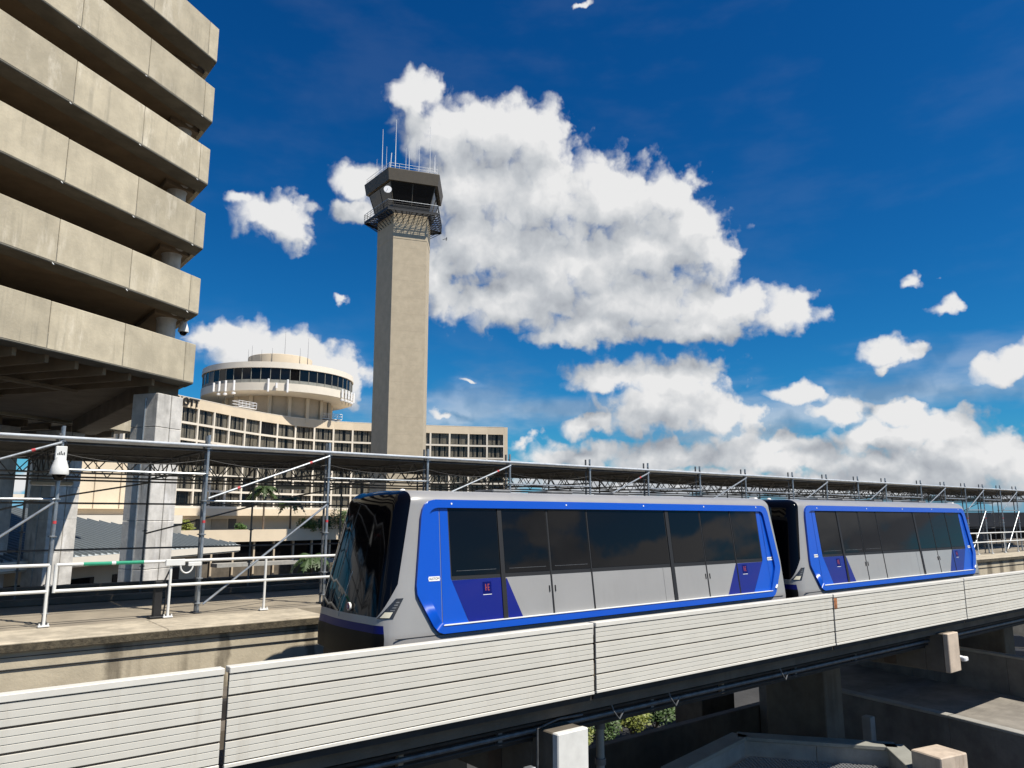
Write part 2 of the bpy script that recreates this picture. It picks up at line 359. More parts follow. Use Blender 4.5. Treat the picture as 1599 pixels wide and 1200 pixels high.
    def build(s, name, mats, parent=None, smooth=False, bevel=0.):
        o_ = ORI[parent] if parent else Vector((0, 0, 0))
        o = bpy.data.objects.new(name, s.mesh(name, mats, o_, smooth)); col.objects.link(o)
        if parent: o.parent = parent
        ORI[o] = o_
        if bevel:
            bv = o.modifiers.new('bevel', 'BEVEL'); bv.width = bevel; bv.segments = 1; bv.limit_method = 'ANGLE'
        return o
def solo(mb, name, mats, base, label, cat, group=None, smooth=False, bevel=0.):
    """a one-mesh thing with its origin at its base"""
    o = bpy.data.objects.new(name, mb.mesh(name, mats, Vector(base), smooth)); col.objects.link(o); o.location = base
    ORI[o] = Vector(base)
    if bevel:
        bv = o.modifiers.new('bevel', 'BEVEL'); bv.width = bevel; bv.segments = 1; bv.limit_method = 'ANGLE'
    return tag(o, label, cat, group)
def inst(me, name, parent, loc=(0, 0, 0), rz=0., sc=None):
    o = bpy.data.objects.new(name, me); col.objects.link(o); o.parent = parent
    o.location = Vector(loc) - ORI[parent]; o.rotation_euler = (0, 0, rz)
    if sc: o.scale = sc
    ORI[o] = Vector(loc); return o
def struct(mb, name, mats, smooth=False, bevel=0.):
    o = mb.build(name, mats, None, smooth, bevel); o['kind'] = 'structure'; return o
def copy_tree(o, parent=None, dx=Vector((0, 0, 0))):
    c = o.copy(); col.objects.link(c); c.parent = parent
    if parent is None: c.location = o.location + dx
    for ch in list(o.children): copy_tree(ch, c)
    return c
def V2(a, l=1.): return Vector((math.cos(R(a)) * l, math.sin(R(a)) * l))
GZ = -13.5

# ------------------------------------------------------------------ ground
gm = MB(); gm.face([(-4000, -4000, GZ), (6000, -4000, GZ), (6000, 6000, GZ), (-4000, 6000, GZ)]); struct(gm, 'ground', 'ground_asphalt')

# ------------------------------------------------------------------ guideway (the train's track) and its barrier
GX0, GX1 = -9.0, 75.0
gw = thing('guideway', 'elevated dark concrete guideway carrying the blue train', 'guideway', (10, 13.1, -4.0))
MB().box(GX0, GX1, 10.98, 15.75, -3.62, -3.3).build('track_slab', 'dark_concrete', gw)
for y in (11.95, 14.1): MB().box(GX0, GX1, y - .28, y + .28, -3.3, -3.05).build('running_plinth', 'dark_concrete', gw)
for y in (11.35, 14.2): MB().box(GX0, GX1, y, y + .95, -4.06, -3.62).build('girder', 'girder_steel', gw)
MB().box(GX0, GX1, 13.0, 13.2, -3.3, -2.95).build('guide_rail', 'girder_steel', gw)
for i, x in enumerate((.6, 2.2, 4.3, 6.6, 8.6, 12.6, 15, 18, 21)):
    hb = MB().box(x, x + .09, 11.24, 11.34, -3.98, -3.66); hb.build('hanger_bracket', 'galvanised_dull' if i % 3 else 'timber', gw)
# piers with caps
for k, (x0, z1, z0, lab) in enumerate(((9.45, -3.80, -4.95, 'concrete pier whose pale sunlit cap end shows under the barrier beside the drain pipe'), (25.45, -3.57, -4.72, 'concrete pier with stained sunlit cap end under the rust streaked barrier'), (41.5, -3.57, -4.72, 'concrete pier farthest along under the guideway, partly hidden'))):
    p = thing('guideway_pier', lab, 'pier', (x0 + .4, 15.8, GZ), 'piers under the guideway')
    c = MB().box(x0, x0 + .75, 10.62, 10.78, z0, z1); c.build('cap_end', 'sunlit_concrete' if k == 0 else 'stained_concrete', p, bevel=.02)  # end face coloured pale for the sun on it
    MB().box(x0 + .01, x0 + .74, 10.781, 11.34, z0 + .01, z1 - .01).build('cap_beam', 'dark_concrete', p, bevel=.02)  # rest of the cap coloured dark, as its shaded side
    MB().box(x0 + .01, x0 + .74, 11.341, 17.4, z0 + .01, -4.07).build('cap_beam', 'dark_concrete', p, bevel=.02)
    MB().box(x0 - .2, x0 + .95, 14.7, 17.0, GZ, z0 + .01).build('shaft', 'dark_concrete', p, bevel=.03)
    for xx in (.15, .42): MB().box(x0 - .012, x0, 11.5 + xx * 5, 11.9 + xx * 5, z0 + .05, z1 - .6).build('stain_streak', 'brown_stain', p)
dp = thing('drain_pipe', 'slim grey vertical drain pipe with clamp under the white barrier', 'pipe', (11.85, 12.0, GZ))
MB().tube((11.85, 12.0, GZ), (11.85, 12.0, -4.1), .085, 12).build('pipe', 'grey_coping', dp, True)
for z in (-4.3, -5.0): MB().tube((11.85, 12, z - .06), (11.85, 12, z + .06), .115, 12).build('clamp', 'galvanised_dull', dp, True)
jb = thing('conduit_box', 'small grey electrical box with conduit left of the pale sunlit pier cap', 'box', (9.1, 11.0, -4.6))
MB().box(9.0, 9.18, 10.9, 11.05, -4.75, -4.35).build('box', 'galvanised', jb, bevel=.01)
MB().path([(9.3, 11.0, -4.9), (9.3, 11.0, -3.75), (9.9, 11.1, -3.7), (10.5, 11.1, -3.72)], .022).build('conduit', 'galvanised_dull', jb)

# barrier: each section of ribbed planks is a thing
BY = 10.7
SECT = [(-6.6, -.05), (.0, 3.58), (3.645, 10.44), (10.5, 19.06), (19.12, 27.17), (27.23, 36.6), (36.66, 46.0), (46.06, 55.4), (55.46, 65)]
LAB = ['white ribbed barrier section beyond the left edge of the picture', 'white ribbed barrier section at the lower left corner of the photo', 'white ribbed barrier section below the front of the train', 'white ribbed barrier section below the long side of the first car', 'white ribbed barrier section with rust streak at its near end', 'white ribbed barrier section below the tail of the second car', 'white ribbed barrier section, first past the train at right edge', 'white ribbed barrier section, second past the train', 'white ribbed barrier section farthest to the right']
ZT, ZB = -2.0, -3.27
def plank_profile(z1, h):      # three ribs with fine grooves between
    pr = []; n = 3; rh = h / n
    for i in range(n):
        za = z1 - i * rh; zb = za - rh
        pr += [(0.0, za - .005), (0.0, zb + .009), (.016, zb + .005), (.016, zb + .002)]
    return pr
for si, ((x0, x1), lb) in enumerate(zip(SECT, LAB)):
    ZT, ZB = -2.0 + (.006, -.004, .0, .005, -.006, .004, .0, -.005, .003)[si], -3.27 + (.0, .004, -.003, .004, .0, -.004, .003, .0, .0)[si]
    t = thing('barrier_section', lb, 'barrier', ((x0 + x1) / 2, BY, ZB), 'ribbed guideway barrier')
    MB().box(x0, x1, BY + .03, BY + .05, ZB + .02, ZT - .05).build('backing_sheet', 'barrier_groove', t)
    m = MB().box(x0, x1, BY - .014, BY + .16, ZT - .085, ZT); m.build('top_cap', 'barrier_trim', t, bevel=.008)
    m = MB().box(x0, x1, BY - .01, BY + .06, ZB, ZB + .05); m.build('bottom_trim', 'barrier_trim', t, bevel=.006)
    ph = (ZT - .085 - ZB - .05) / 4
    for k in range(4):
        z1 = ZT - .085 - k * ph - .013; h = ph - .022
        pr = plank_profile(z1, h)
        jx = random.uniform(-.004, .004)
        rings = [[(x, BY + d, z) for d, z in pr] + [(x, BY + .028, z1 - h), (x, BY + .028, z1)] for x in (x0 + .006, x1 - .006)]
        MB().loft(rings).build('plank', 'barrier_paint', t)
    for x in (x0 + .3, (x0 + x1) / 2, x1 - .3): MB().box(x - .03, x + .03, BY + .05, BY + .26, ZB - .02, ZT - .1).build('support_post', 'girder_steel', t)
    MB().box(x0, x1, BY + .08, BY + .27, ZB - .12, ZB - .03).build('support_angle', 'girder_steel', t)
    if abs(x0 - 19.12) < .01:
        m = MB().box(x0 + .012, x0 + .16, BY - .003, BY - .0015, ZT - .36, ZT - .1); m.build('rust_streak', 'rust', t)

# ------------------------------------------------------------------ walkway with coping behind the train
DZ = -2.17
struct(MB().box(GX0, GX1, 17.75, 24.3, DZ - .35, DZ), 'walkway_deck', 'deck_concrete')
for i in range(0, 28):
    x = -8 + 3 * i
for nm, (x0, x1), lb in (('left', (GX0, 7.55), 'stained concrete retaining wall with weathered coping left of the train'), ('right', (19.5, GX1), 'streaked concrete retaining wall with coping past the second car')):
    t = thing('walkway_wall', lb, 'wall', ((x0 + x1) / 2, 16.3, -4.2))
    MB().box(x0, x1, 16.15, 17.75, -4.3, DZ - .16).build('wall_body', 'wall_concrete', t, bevel=.01)
    n = max(1, round((x1 - x0) / 3.3)); w_ = (x1 - x0) / n
    for k in range(n):
        a, b = x0 + k * w_ + .004, x0 + (k + 1) * w_ - .004
        MB().box(a, b, 16.06, 17.745, DZ - .15, DZ + .012).build('coping_stone', 'coping_concrete', t, bevel=.02)
        MB().box(a, b, 16.04, 16.058, DZ - .148, DZ - .02).build('coping_edge', 'coping_edge', t)
    MB().tube((x0, 16.13, -2.62), (x1, 16.13, -2.62), .012, 6).build('conduit', 'black_steel', t)
    MB().tube((x0, 16.138, -2.42), (x1, 16.138, -2.42), .006, 6).build('cable', 'black_steel', t)
kb = thing('walkway_kerb', 'low dark concrete kerb along the rear of the scaffolded walkway', 'kerb', (20, 24.2, DZ))
MB().box(GX0, GX1, 24.0, 24.28, DZ + .004, DZ + .32).build('kerb_body', 'dark_concrete', kb, bevel=.02)
MB().box(GX0, GX1, 22.2, 22.5, DZ + .004, DZ + .16).build('kerb_step', 'dark_concrete', kb, bevel=.02)

# white guard railing
RY = 17.86
def rail_run(name, label, xs, gate=None, x_end=None):
    t = thing(name, label, 'railing', (xs[0], RY, DZ), 'white walkway guard railing')
    for x in xs:
        MB().tube((x, RY, DZ + .02), (x, RY, DZ + 1.2), .03, 8).build('post', 'white_paint', t, True)
        f = MB().box(x - .1, x + .1, RY - .06, RY + .06, DZ + .013, DZ + .045); f.build('base_plate', 'white_paint', t, bevel=.008)
        for s in (-.075, .075): MB().tube((x + s, RY - .02, DZ + .04), (x + s, RY - .02, DZ + .085), .016, 6).build('bolt', 'white_paint', t)
    a, b = xs[0], (x_end or xs[-1])
    for z, nm in ((DZ + 1.2, 'top_rail'), (DZ + .69, 'mid_rail')): MB().tube((a, RY, z), (b, RY, z), .032, 10).build(nm, 'white_paint', t, True)
    return t
rail_run('guard_railing', 'white tubular guard railing at the far left of the walkway', [-7.5, -5.4, -3.3, -1.2, .45, 2.38])
gt = thing('railing_gate', 'white railing gate with green taped top bar on the left', 'gate', (2.5, RY, DZ))
for z, nm in ((DZ + 1.2, 'top_bar'), (DZ + .69, 'lower_bar')): MB().tube((2.5, RY, z), (4.62, RY, z), .034, 10).build(nm, 'white_paint', gt, True)
MB().tube((2.5, RY, DZ + .66), (2.5, RY, DZ + 1.22), .034, 8).build('gate_stile', 'white_paint', gt, True)
for a, b in ((2.98, 3.5), (3.58, 4.12)): MB().tube((a, RY, DZ + 1.2), (b, RY, DZ + 1.2), .0375, 10).build('green_sleeve', 'green_tape', gt, True)
t = rail_run('guard_railing', 'white tubular guard railing from the gate to the train front', [4.68, 6.78, 8.88, 10.98, 13.08, 15.18, 17.28, 19.38, 21.48, 23.58, 25.68, 27.78, 29.88, 31.98, 34.08, 36.18, 38.28, 40.38, 42.48, 44.58])
MB().box(4.55, 4.95, RY - .07, RY - .02, DZ + 1.1, DZ + 1.24).build('latch_plate', 'white_paint', t, bevel=.01)
MB().box(5.02, 5.3, RY - .07, RY - .02, DZ + 1.08, DZ + 1.17).build('latch_box', 'white_paint', t, bevel=.01)
MB().path([(4.98 + .13 * math.cos(a), RY - .09, DZ + 1.1 + .16 * math.sin(a)) for a in [R(180 + 15 * k) for k in range(13)]], .017).build('latch_loop', 'white_paint', t, True)
rail_run('guard_railing', 'white tubular guard railing past the second car at right', [46.0, 47.75, 49.75, 51.7, 53.75, 55.8, 57.8, 59.8, 61.8, 63.8, 66, 68])
op = thing('gate_operator', 'black gate operator post with cables beside the white gate', 'gate operator', (4.5, RY + .12, DZ))
MB().box(4.4, 4.56, RY + .05, RY + .2, DZ + .02, DZ + .78).build('housing', 'black_steel', op, bevel=.01)
MB().box(4.32, 4.66, RY + .0, RY + .26, DZ + .003, DZ + .05).build('foot', 'black_steel', op, bevel=.01)
MB().path([(4.6, RY + .06, DZ + .05), (4.63, RY + .02, DZ + .4), (4.58, RY + .03, DZ + .8), (4.72, RY + .05, DZ + 1.12)], .018).build('cable', 'black_steel', op, True)

# ------------------------------------------------------------------ scaffold over the walkway
SX = [-6.5, -3.5, -.55, 2.45, 5.43, 8.47, 11.46, 14.42, 17.83, 20.72, 23.66, 26.58, 30.02, 32.8, 35.64, 38.39, 42.3, 45.2, 47.94, 50.5, 53.17, 55.8, 58.6, 61.4, 64.2, 67]
SF, SR, SZ = 18.3, 23.7, 1.62
sc = thing('scaffold', 'long galvanised scaffold with plank roof and lattice beams over the walkway', 'scaffold', (20, 21, DZ))
def collar(m, x, y, z):
    m.lathe((x, y, z), [(.03, -.02), (.075, -.006), (.075, .006), (.03, .02)], 8)
for i, x in enumerate(SX):
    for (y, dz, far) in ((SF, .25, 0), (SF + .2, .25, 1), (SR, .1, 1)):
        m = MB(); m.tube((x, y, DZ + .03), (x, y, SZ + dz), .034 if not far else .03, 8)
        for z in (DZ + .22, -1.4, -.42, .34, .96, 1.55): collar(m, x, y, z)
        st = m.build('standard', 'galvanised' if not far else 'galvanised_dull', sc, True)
        bp = MB().box(x - .075, x + .075, y - .075, y + .075, DZ + .014, DZ + .03); bp.tube((x, y, DZ + .03), (x, y, DZ + .2), .022, 6); bp.build('base_jack', 'galvanised_dull', sc)
        if not far:
            MB().tube((x, y, -.16), (x, y, -.1), .037, 8).build('red_band', 'red_tape', sc)
            MB().path([(x - .06, y - .05, SZ + .0), (x - .06, y - .05, SZ + .09)], .03).build('coupler', 'galvanised_dull', sc)
for i in range(len(SX) - 1):
    a, b = SX[i], SX[i + 1]; rel = i - 3; odd = rel % 2 == 1
    MB().tube((a, SF - .055, SZ), (b, SF - .055, SZ), .036, 10).build('top_ledger', 'ledger_bright', sc, True)
    MB().tube((a, SF + .1, SZ - .11), (b, SF + .1, SZ - .11), .022, 8).build('under_ledger', 'galvanised_dull', sc, True)
    if not odd: MB().tube((a, SF, .96), (b, SF, .96), .026, 8).build('mid_ledger', 'galvanised', sc, True)
    else:
        MB().tube((a, SF, .34), (b, SF, .34), .026, 8).build('mid_ledger', 'galvanised', sc, True)
        MB().tube((a + .05, SF - .07, .40), (b - .02, SF - .07, SZ - .1), .027, 8).build('brace', 'galvanised', sc, True)
        MB().tube((a + .08, SF - .07, DZ + .2), (b - .05, SF - .07, .28), .027, 8).build('brace', 'galvanised', sc, True)
        for f in (.22, .82):
            p = Vector((a + .05, SF - .07, .40)).lerp(Vector((b - .02, SF - .07, SZ - .1)), f); d = Vector((b - a, 0, SZ - .5)).normalized()
            if i < 9: MB().tube(p, p + d * .07, .031, 8).build('red_band', 'red_tape', sc)
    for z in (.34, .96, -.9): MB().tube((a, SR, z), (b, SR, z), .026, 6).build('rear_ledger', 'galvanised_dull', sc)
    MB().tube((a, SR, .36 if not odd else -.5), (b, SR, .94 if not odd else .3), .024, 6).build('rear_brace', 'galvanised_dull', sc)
    # lattice beam along the rear and one under the middle of the roof
    for y in (SR - .1, 21.2):
        m = MB(); zt, zb = SZ - .12, SZ - .58
        m.tube((a, y, zt), (b, y, zt), .024, 6); m.tube((a, y, zb), (b, y, zb), .024, 6)
        n = 8
        for k in range(n):
            xa = a + (b - a) * k / n; xb = a + (b - a) * (k + 1) / n
            m.tube((xa, y, zb if k % 2 else zt), (xb, y, zt if k % 2 else zb), .015, 5)
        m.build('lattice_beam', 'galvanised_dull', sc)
for x in SX:                                     # transverse lattice beams
    m = MB(); zt, zb = SZ - .1, SZ - .55; xx = x + .07
    m.tube((xx, SF, zt), (xx, SR, zt), .024, 6); m.tube((xx, SF, zb), (xx, SR, zb), .024, 6)
    n = 12
    for k in range(n):
        ya = SF + (SR - SF) * k / n; yb = SF + (SR - SF) * (k + 1) / n
        m.tube((xx, ya, zb if k % 2 else zt), (xx, yb, zt if k % 2 else zb), .015, 5)
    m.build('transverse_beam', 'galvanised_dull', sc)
# roof planks
NP = 18; pw = (24.0 - SF - .02) / NP
far = MB()
unit = MB(); unit.box(0, 1, .008, pw - .008, -.05, 0); unit.box(0, 1, .008, .03, -.075, -.05); unit.box(0, 1, pw - .03, pw - .008, -.075, -.05)
um = unit.mesh('roof_plank', 'scaffold_plank')
for i in range(len(SX) - 1):
    for k in range(NP):
        y = SF + .02 + k * pw
        if 0 < i < 17: inst(um, 'roof_plank', sc, (SX[i] + .01, y, SZ + .0), 0, (SX[i + 1] - SX[i] - .02, 1, 1))
        else: far.box(SX[i] + .01, SX[i + 1] - .01, y + .008, y + pw - .008, SZ - .05, SZ + .0)
fo = far.build('far_roof_planks', 'scaffold_plank', sc); fo['kind'] = 'stuff'

# work lights under the scaffold roof
for k, (x, y, z, lb) in enumerate(((2.7, 21.2, .8, 'grey work light hanging behind the white dome camera'), (9.0, 22.0, .86, 'long grey work light hanging under the scaffold right of the palms'))):
    t = thing('work_light', lb, 'lamp', (x, y, z), 'work lights under the scaffold')
    MB().box(x - .45, x + .45, y - .09, y + .09, z - .07, z + .03).build('housing', 'grey_coping', t, bevel=.03)
    MB().box(x - .42, x + .42, y - .07, y + .07, z - .085, z - .072).build('lens', 'plate_white', t)
    for s in (-.3, .3): MB().tube((x + s, y, z + .03), (x + s, y, SZ - .5), .008, 5).build('hanger', 'black_steel', t)

# CCTV domes
def dome_cam(c, s, label):
    t = thing('security_camera', label, 'camera', c)
    x, y, z = c
    MB().box(x - .09 * s, x + .09 * s, y - .03 * s, y + .06 * s, z + .22 * s, z + .46 * s).build('bracket', 'white_paint', t, bevel=.01)
    for q in range(5): MB().box(x - .06 * s + q * .025 * s, x - .045 * s + q * .025 * s, y - .034 * s, y - .031 * s, z + .30 * s, z + (.33 + .02 * (q % 3)) * s).build('print_mark', 'black_steel', t)
    MB().lathe((x, y - .02 * s, z), [(.07 * s, .26 * s), (.1 * s, .2 * s), (.14 * s, .08 * s), (.155 * s, -.02 * s), (.15 * s, -.05 * s), (.12 * s, -.052 * s)], 20).build('housing', 'white_paint', t, True)
    MB().lathe((x, y - .02 * s, z), [(.115 * s, -.053 * s), (.1 * s, -.1 * s), (.06 * s, -.15 * s), (.002, -.165 * s)], 18).build('dome', 'train_black', t, True)
dome_cam((2.42, 18.14, .9), 1.15, 'white dome security camera mounted on the leftmost scaffold post')
dome_cam((9.05, 35.5, 8.3), 1.5, 'small white dome security camera hanging from the garage corner')

# ------------------------------------------------------------------ train
# side plane of a car: Y = 11.7 + .12 (z + 2.05); pieces are drawn in (x, z) and laid on it
YC = 13.1
def sy(z, off=0.): return 11.7 + .12 * (z + 2.05) - off * .993
def side_prism(m, poly, o0, o1, far=False):
    """polygon in (x, z), solid between offsets o0 < o1 outwards from the side plane"""
    a = [(x, sy(z, o0), z) for x, z in poly]; b = [(x, sy(z, o1), z) for x, z in poly]
    if far: a = [(x, 2 * YC - y, z) for x, y, z in a]; b = [(x, 2 * YC - y, z) for x, y, z in b]
    n = len(poly); k = len(m.v); m.v += a + b
    m.f.append(tuple(k + i for i in range(n))); m.mi.append(m.cur); m.f.append(tuple(k + n + i for i in reversed(range(n)))); m.mi.append(m.cur)
    for i in range(n):
        j = (i + 1) % n; m.f.append((k + i, k + n + i, k + n + j, k + j)); m.mi.append(m.cur)
    return m
def arc(cx, cz, r, a0, a1, n=6, rz=None): return [(cx + r * math.cos(R(a0 + (a1 - a0) * i / n)), cz + (rz or r) * math.sin(R(a0 + (a1 - a0) * i / n))) for i in range(n + 1)]
def ring_prism(m, outer, inner, o0, o1, far=False):
    n = len(outer)
    for i in range(n):
        j = (i + 1) % n; side_prism(m, [outer[i], outer[j], inner[j], inner[i]], o0, o1, far)
    return m

def section(x_of, wf, n_side=7):
    """half cross-section points around a car ring, going up the near side and over the roof"""
    pts = []
    zs = [-2.42, -2.2, -2.05, -1.72, -1.17, -.6, 0.0, .2]
    near = [(sy(z, .0) if z >= -2.05 else 11.7 + .0 * z, z) for z in zs]
    # roof corner
    yr = sy(.2)
    for k in range(1, 7):
        t = math.pi / 2 * k / 6; near.append((yr + .34 * math.sin(t) ** 1.0 * (1 - math.cos(t)) ** .75, .2 + .27 * math.sin(t)))
    near += [(12.7, .478), (13.1, .482)]
    full = near + [(2 * YC - y, z) for y, z in reversed(near[:-1])]
    return [(x_of(z), YC + (y - YC) * wf, z) for y, z in full]
def nose_ring(t):
    """t = 0 at the nose tip ring, 1 where the straight side starts"""
    wf = .58 + .42 * (1 - (1 - t) ** 2.2) ** (1 / 2.0)
    slant = .21
    def x_of(z):
        x = 6.5 + .56 * t ** 1.5 + slant * max(-.15, z + 1.75) - .0
        if z > .2: x += (.27 - (.27 ** 2 - (z - .2) ** 2 if z - .2 < .27 else 0) ** .5) * 1.1 * (1 - t) 
        return x
    return section(x_of, wf)
def build_car():
    t = thing('train_car', 'leading blue and grey people mover car with black windshield', 'train car', (12.8, YC, -3.05), 'coupled people mover cars')
    # shell: nose rings, straight body, squared tail
    N = 12
    rings = [nose_ring((i / N) ** 1.0) for i in range(N + 1)]
    XE = 18.62
    body = [section(lambda z: 7.6, 1.0), section(lambda z: 17.9, 1.0), section(lambda z: 18.35 - .11 * max(0, z + 1.2), .995), section(lambda z: XE - .12 * max(0, z + 1.2), .955)]
    allr = rings + body
    bm = bmesh.new(); o_ = ORI[t]
    vs = [[bm.verts.new(Vector(p) - o_) for p in r] for r in allr]
    n = len(vs[0])
    for a, b in zip(vs, vs[1:]):
        for i in range(n - 1): bm.faces.new((a[i], a[i + 1], b[i + 1], b[i]))
        bm.faces.new((a[n - 1], a[0], b[0], b[n - 1]))
    # front cap: shrink towards the centre line with a gentle bulge
    prev = vs[0]
    for k in range(1, 5):
        f = 1 - k / 4.5; cur_ = []
        for p in rings[0]: cur_.append(bm.verts.new(Vector((p[0] - .06 * (1 - f * f), YC + (p[1] - YC) * f, p[2])) - o_))
        for i in range(n - 1): bm.faces.new((prev[i + 1], prev[i], cur_[i], cur_[i + 1]))
        prev = cur_
    h = n // 2
    for i in range(h): bm.faces.new((prev[i + 1], prev[i], prev[n - 1 - i], prev[n - 2 - i])) if i + 1 != n - 2 - i else None
    bm.faces.new(list(vs[-1]))
    bmesh.ops.remove_doubles(bm, verts=bm.verts, dist=.0008)
    def cut(co, no):
        geo = bm.verts[:] + bm.edges[:] + bm.faces[:]
        bmesh.ops.bisect_plane(bm, geom=geo, dist=.0005, plane_co=Vector(co) - o_, plane_no=no)
    pu = Vector((6.86, 0, -1.17)); du = Vector((.22, 0, 1)); nu = Vector((1, 0, -.22)).normalized()
    pd = Vector((6.55, 0, -1.70)); nd = Vector((.53, 0, -.31)).normalized()
    cut(pu, nu); cut(pd, nd); cut((6.5, 0, -1.72), (0, 0, 1)); cut((6.5, 0, -1.98), (0, 0, 1)); cut((6.5, 0, -1.85), (0, 0, 1)); cut((6.60, 0, -2), (1, 0, 0))
    bmesh.ops.recalc_face_normals(bm, faces=bm.faces)
    cat = {'mask': [], 'shell': [], 'skirt': [], 'lip': []}
    for f in bm.faces:
        c = f.calc_center_median() + o_
        if c.z > -1.72 and (c - pu).dot(nu) < 0 and (c - pd).dot(nd) < 0: cat['mask'].append(f)
        elif c.z < -1.98 and c.x < 6.60: cat['skirt'].append(f)
        elif c.z < -1.85 and c.x < 6.60: cat['lip'].append(f)
        else: cat['shell'].append(f)
    def sub(key, name, m, smooth=True):
        me = bpy.data.meshes.new(name); b2 = bmesh.new(); mp = {}
        for f in cat[key]:
            b2.faces.new([mp.setdefault(v, None) or mp.__setitem__(v, b2.verts.new(v.co)) or mp[v] for v in f.verts])
        b2.to_mesh(me); b2.free(); me.materials.append(M[m]); me.polygons.foreach_set('use_smooth', [True] * len(me.polygons)); me.set_sharp_from_angle(angle=R(38))
        o = bpy.data.objects.new(name, me); col.objects.link(o); o.parent = t; ORI[o] = o_; return o
    sub('shell', 'body_shell', 'train_grey'); msk = sub('mask', 'windshield', 'train_black'); sub('skirt', 'nose_skirt', 'skirt_black'); sub('lip', 'blue_lip', 'lip_navy')
    bm.free()
    tag(msk, 'glossy black wraparound windshield')
    # nose seams, emblem, wiper
    MB().tube((6.435, 13.25, -1.80), (6.60, 13.05, -1.0), .009, 6).build('wiper', 'galvanised', t, True)
    e = MB().lathe((0, 0, 0), [(.085, 0), (.085, .012)], 20)
    for rr, nm, mt in ((.07, 'emblem', 'plate_white'),):
        m = MB().tube((6.425, 12.85, -1.60), (6.46, 12.85, -1.60), rr, 20); eo = m.build(nm, mt, t, True)
        MB().tube((6.42, 12.85, -1.60), (6.4245, 12.85, -1.60), .06, 20).build('emblem_ring', 'emblem_orange', eo, True)
        MB().tube((6.414, 12.85, -1.60), (6.4195, 12.85, -1.60), .042, 16).build('emblem_core', 'train_navy', eo, True)
    # side furniture, both sides
    for far in (False, True):
        def sp(poly, o0, o1, name, m, par=t, smooth=False, bevel=0.): return side_prism(MB(), poly, o0, o1, far).build(name, m, par, smooth, bevel)
        outer = [(7.70, -2.055), (7.60, -2.02), (7.50, -1.92), (7.24, -1.46), (7.19, -1.36), (7.18, -1.20), (7.34, .02), (7.37, .12), (7.43, .21), (7.53, .275), (7.66, .30),
                 (17.97, .27), (18.08, .25), (18.16, .2), (18.21, .10), (18.40, -1.22), (18.40, -1.34), (18.36, -1.44), (18.05, -1.94), (17.97, -2.02), (17.86, -2.055)]
        inner = [(7.80, -1.92), (7.72, -1.90), (7.64, -1.82), (7.45, -1.45), (7.42, -1.36), (7.42, -1.18), (7.50, -.02), (7.52, .05), (7.56, .10), (7.62, .135), (7.70, .15),
                 (17.86, .12), (17.93, .10), (17.97, .06), (18.0, .0), (18.16, -1.2), (18.16, -1.32), (18.13, -1.40), (17.88, -1.84), (17.83, -1.9), (17.76, -1.92)]
        fr = ring_prism(MB(), outer, inner, -.02, .055, far); fr.build('blue_frame', 'train_blue', t, True)
        # flat blue ends inside the frame, with door-side joint
        sp([(7.42, -1.36), (7.42, -1.18), (7.5, -.02), (7.6, .12), (7.745, .15), (7.70, -1.915), (7.64, -1.82), (7.45, -1.45)], -.02, .008, 'end_panel', 'train_blue')
        sp([(7.715, -1.915), (7.76, .15), (7.93, .15), (7.93, -1.12), (8.28, -1.915)], -.02, .009, 'end_panel', 'train_blue')
        sp([(7.945, -1.16), (9.08, -1.16), (9.08, -1.915), (8.293, -1.915)], -.02, .006, 'navy_panel', 'train_navy')
        sp([(18.16, -1.32), (18.16, -1.2), (18.0, 0), (17.93, .12), (17.90, .12), (17.93, -1.9), (17.88, -1.84)], -.02, .008, 'end_panel', 'train_blue')
        sp([(17.915, -1.915), (17.885, .14), (17.73, .14), (17.71, -1.14), (17.14, -1.915)], -.02, .009, 'end_panel', 'train_blue')
        sp([(17.70, -1.18), (16.60, -1.18), (16.60, -1.915), (17.128, -1.915)], -.02, .006, 'navy_panel', 'train_navy')
        # rail along the bottom with bright lip
        sp([(7.70, -1.918), (17.88, -1.918), (17.88, -1.905), (7.70, -1.905)], .0, .07, 'sill_strip', 'plate_white')
        # dark glazing band behind, and panes
        sp([(7.93, -1.155), (17.71, -1.175), (17.73, .15), (7.93, .15)], -.03, .003, 'window_band', 'train_rubber')
        for a, b in ((7.96, 9.07), (9.20, 10.33), (10.40, 11.47), (11.53, 14.02), (14.19, 15.31), (15.38, 16.53), (16.61, 17.68)):
            sp([(a, -1.08), (b, -1.085), (b, .10), (a, .11)], .0035, .009, 'window_pane', 'train_glass')
        # pillars: the two door pockets have thick black posts
        for a, b in ((9.085, 9.185), (14.05, 14.165)): sp([(a, -1.915), (b, -1.915), (b, .15), (a, .15)], -.01, .022, 'door_post', 'train_rubber')
        for a in (11.485, 16.555): sp([(a, -1.915), (a + .03, -1.915), (a + .03, .15), (a, .15)], -.01, .014, 'door_edge', 'train_rubber')
        # grey lower panels: each door leaf and the fixed panel between the doors
        for k, (a, b) in enumerate(((9.20, 10.335), (10.385, 11.475), (11.525, 13.75), (13.765, 14.04), (14.18, 15.325), (15.375, 16.545))):
            door = k in (0, 1, 4, 5)
            p = sp([(a, -1.915), (b, -1.915), (b, -1.172), (a, -1.172)], -.02, .006, 'door_leaf' if door else 'side_panel', 'train_grey')
            if k == 0: sp([(9.20, -1.2), (9.22, -1.172), (9.56, -1.914), (9.20, -1.914)], .0065, .0085, 'navy_wedge', 'train_navy', p)
            if k == 5: sp([(16.545, -1.172), (16.54, -1.914), (16.06, -1.914)], .0065, .0085, 'navy_wedge', 'train_navy', p)
            if door:
                hx = b - .06 if k in (0, 4) else a + .045
                sp([(hx, -1.49), (hx + .022, -1.49), (hx + .022, -1.37), (hx, -1.37)], .006, .02, 'handle', 'train_rubber', p)
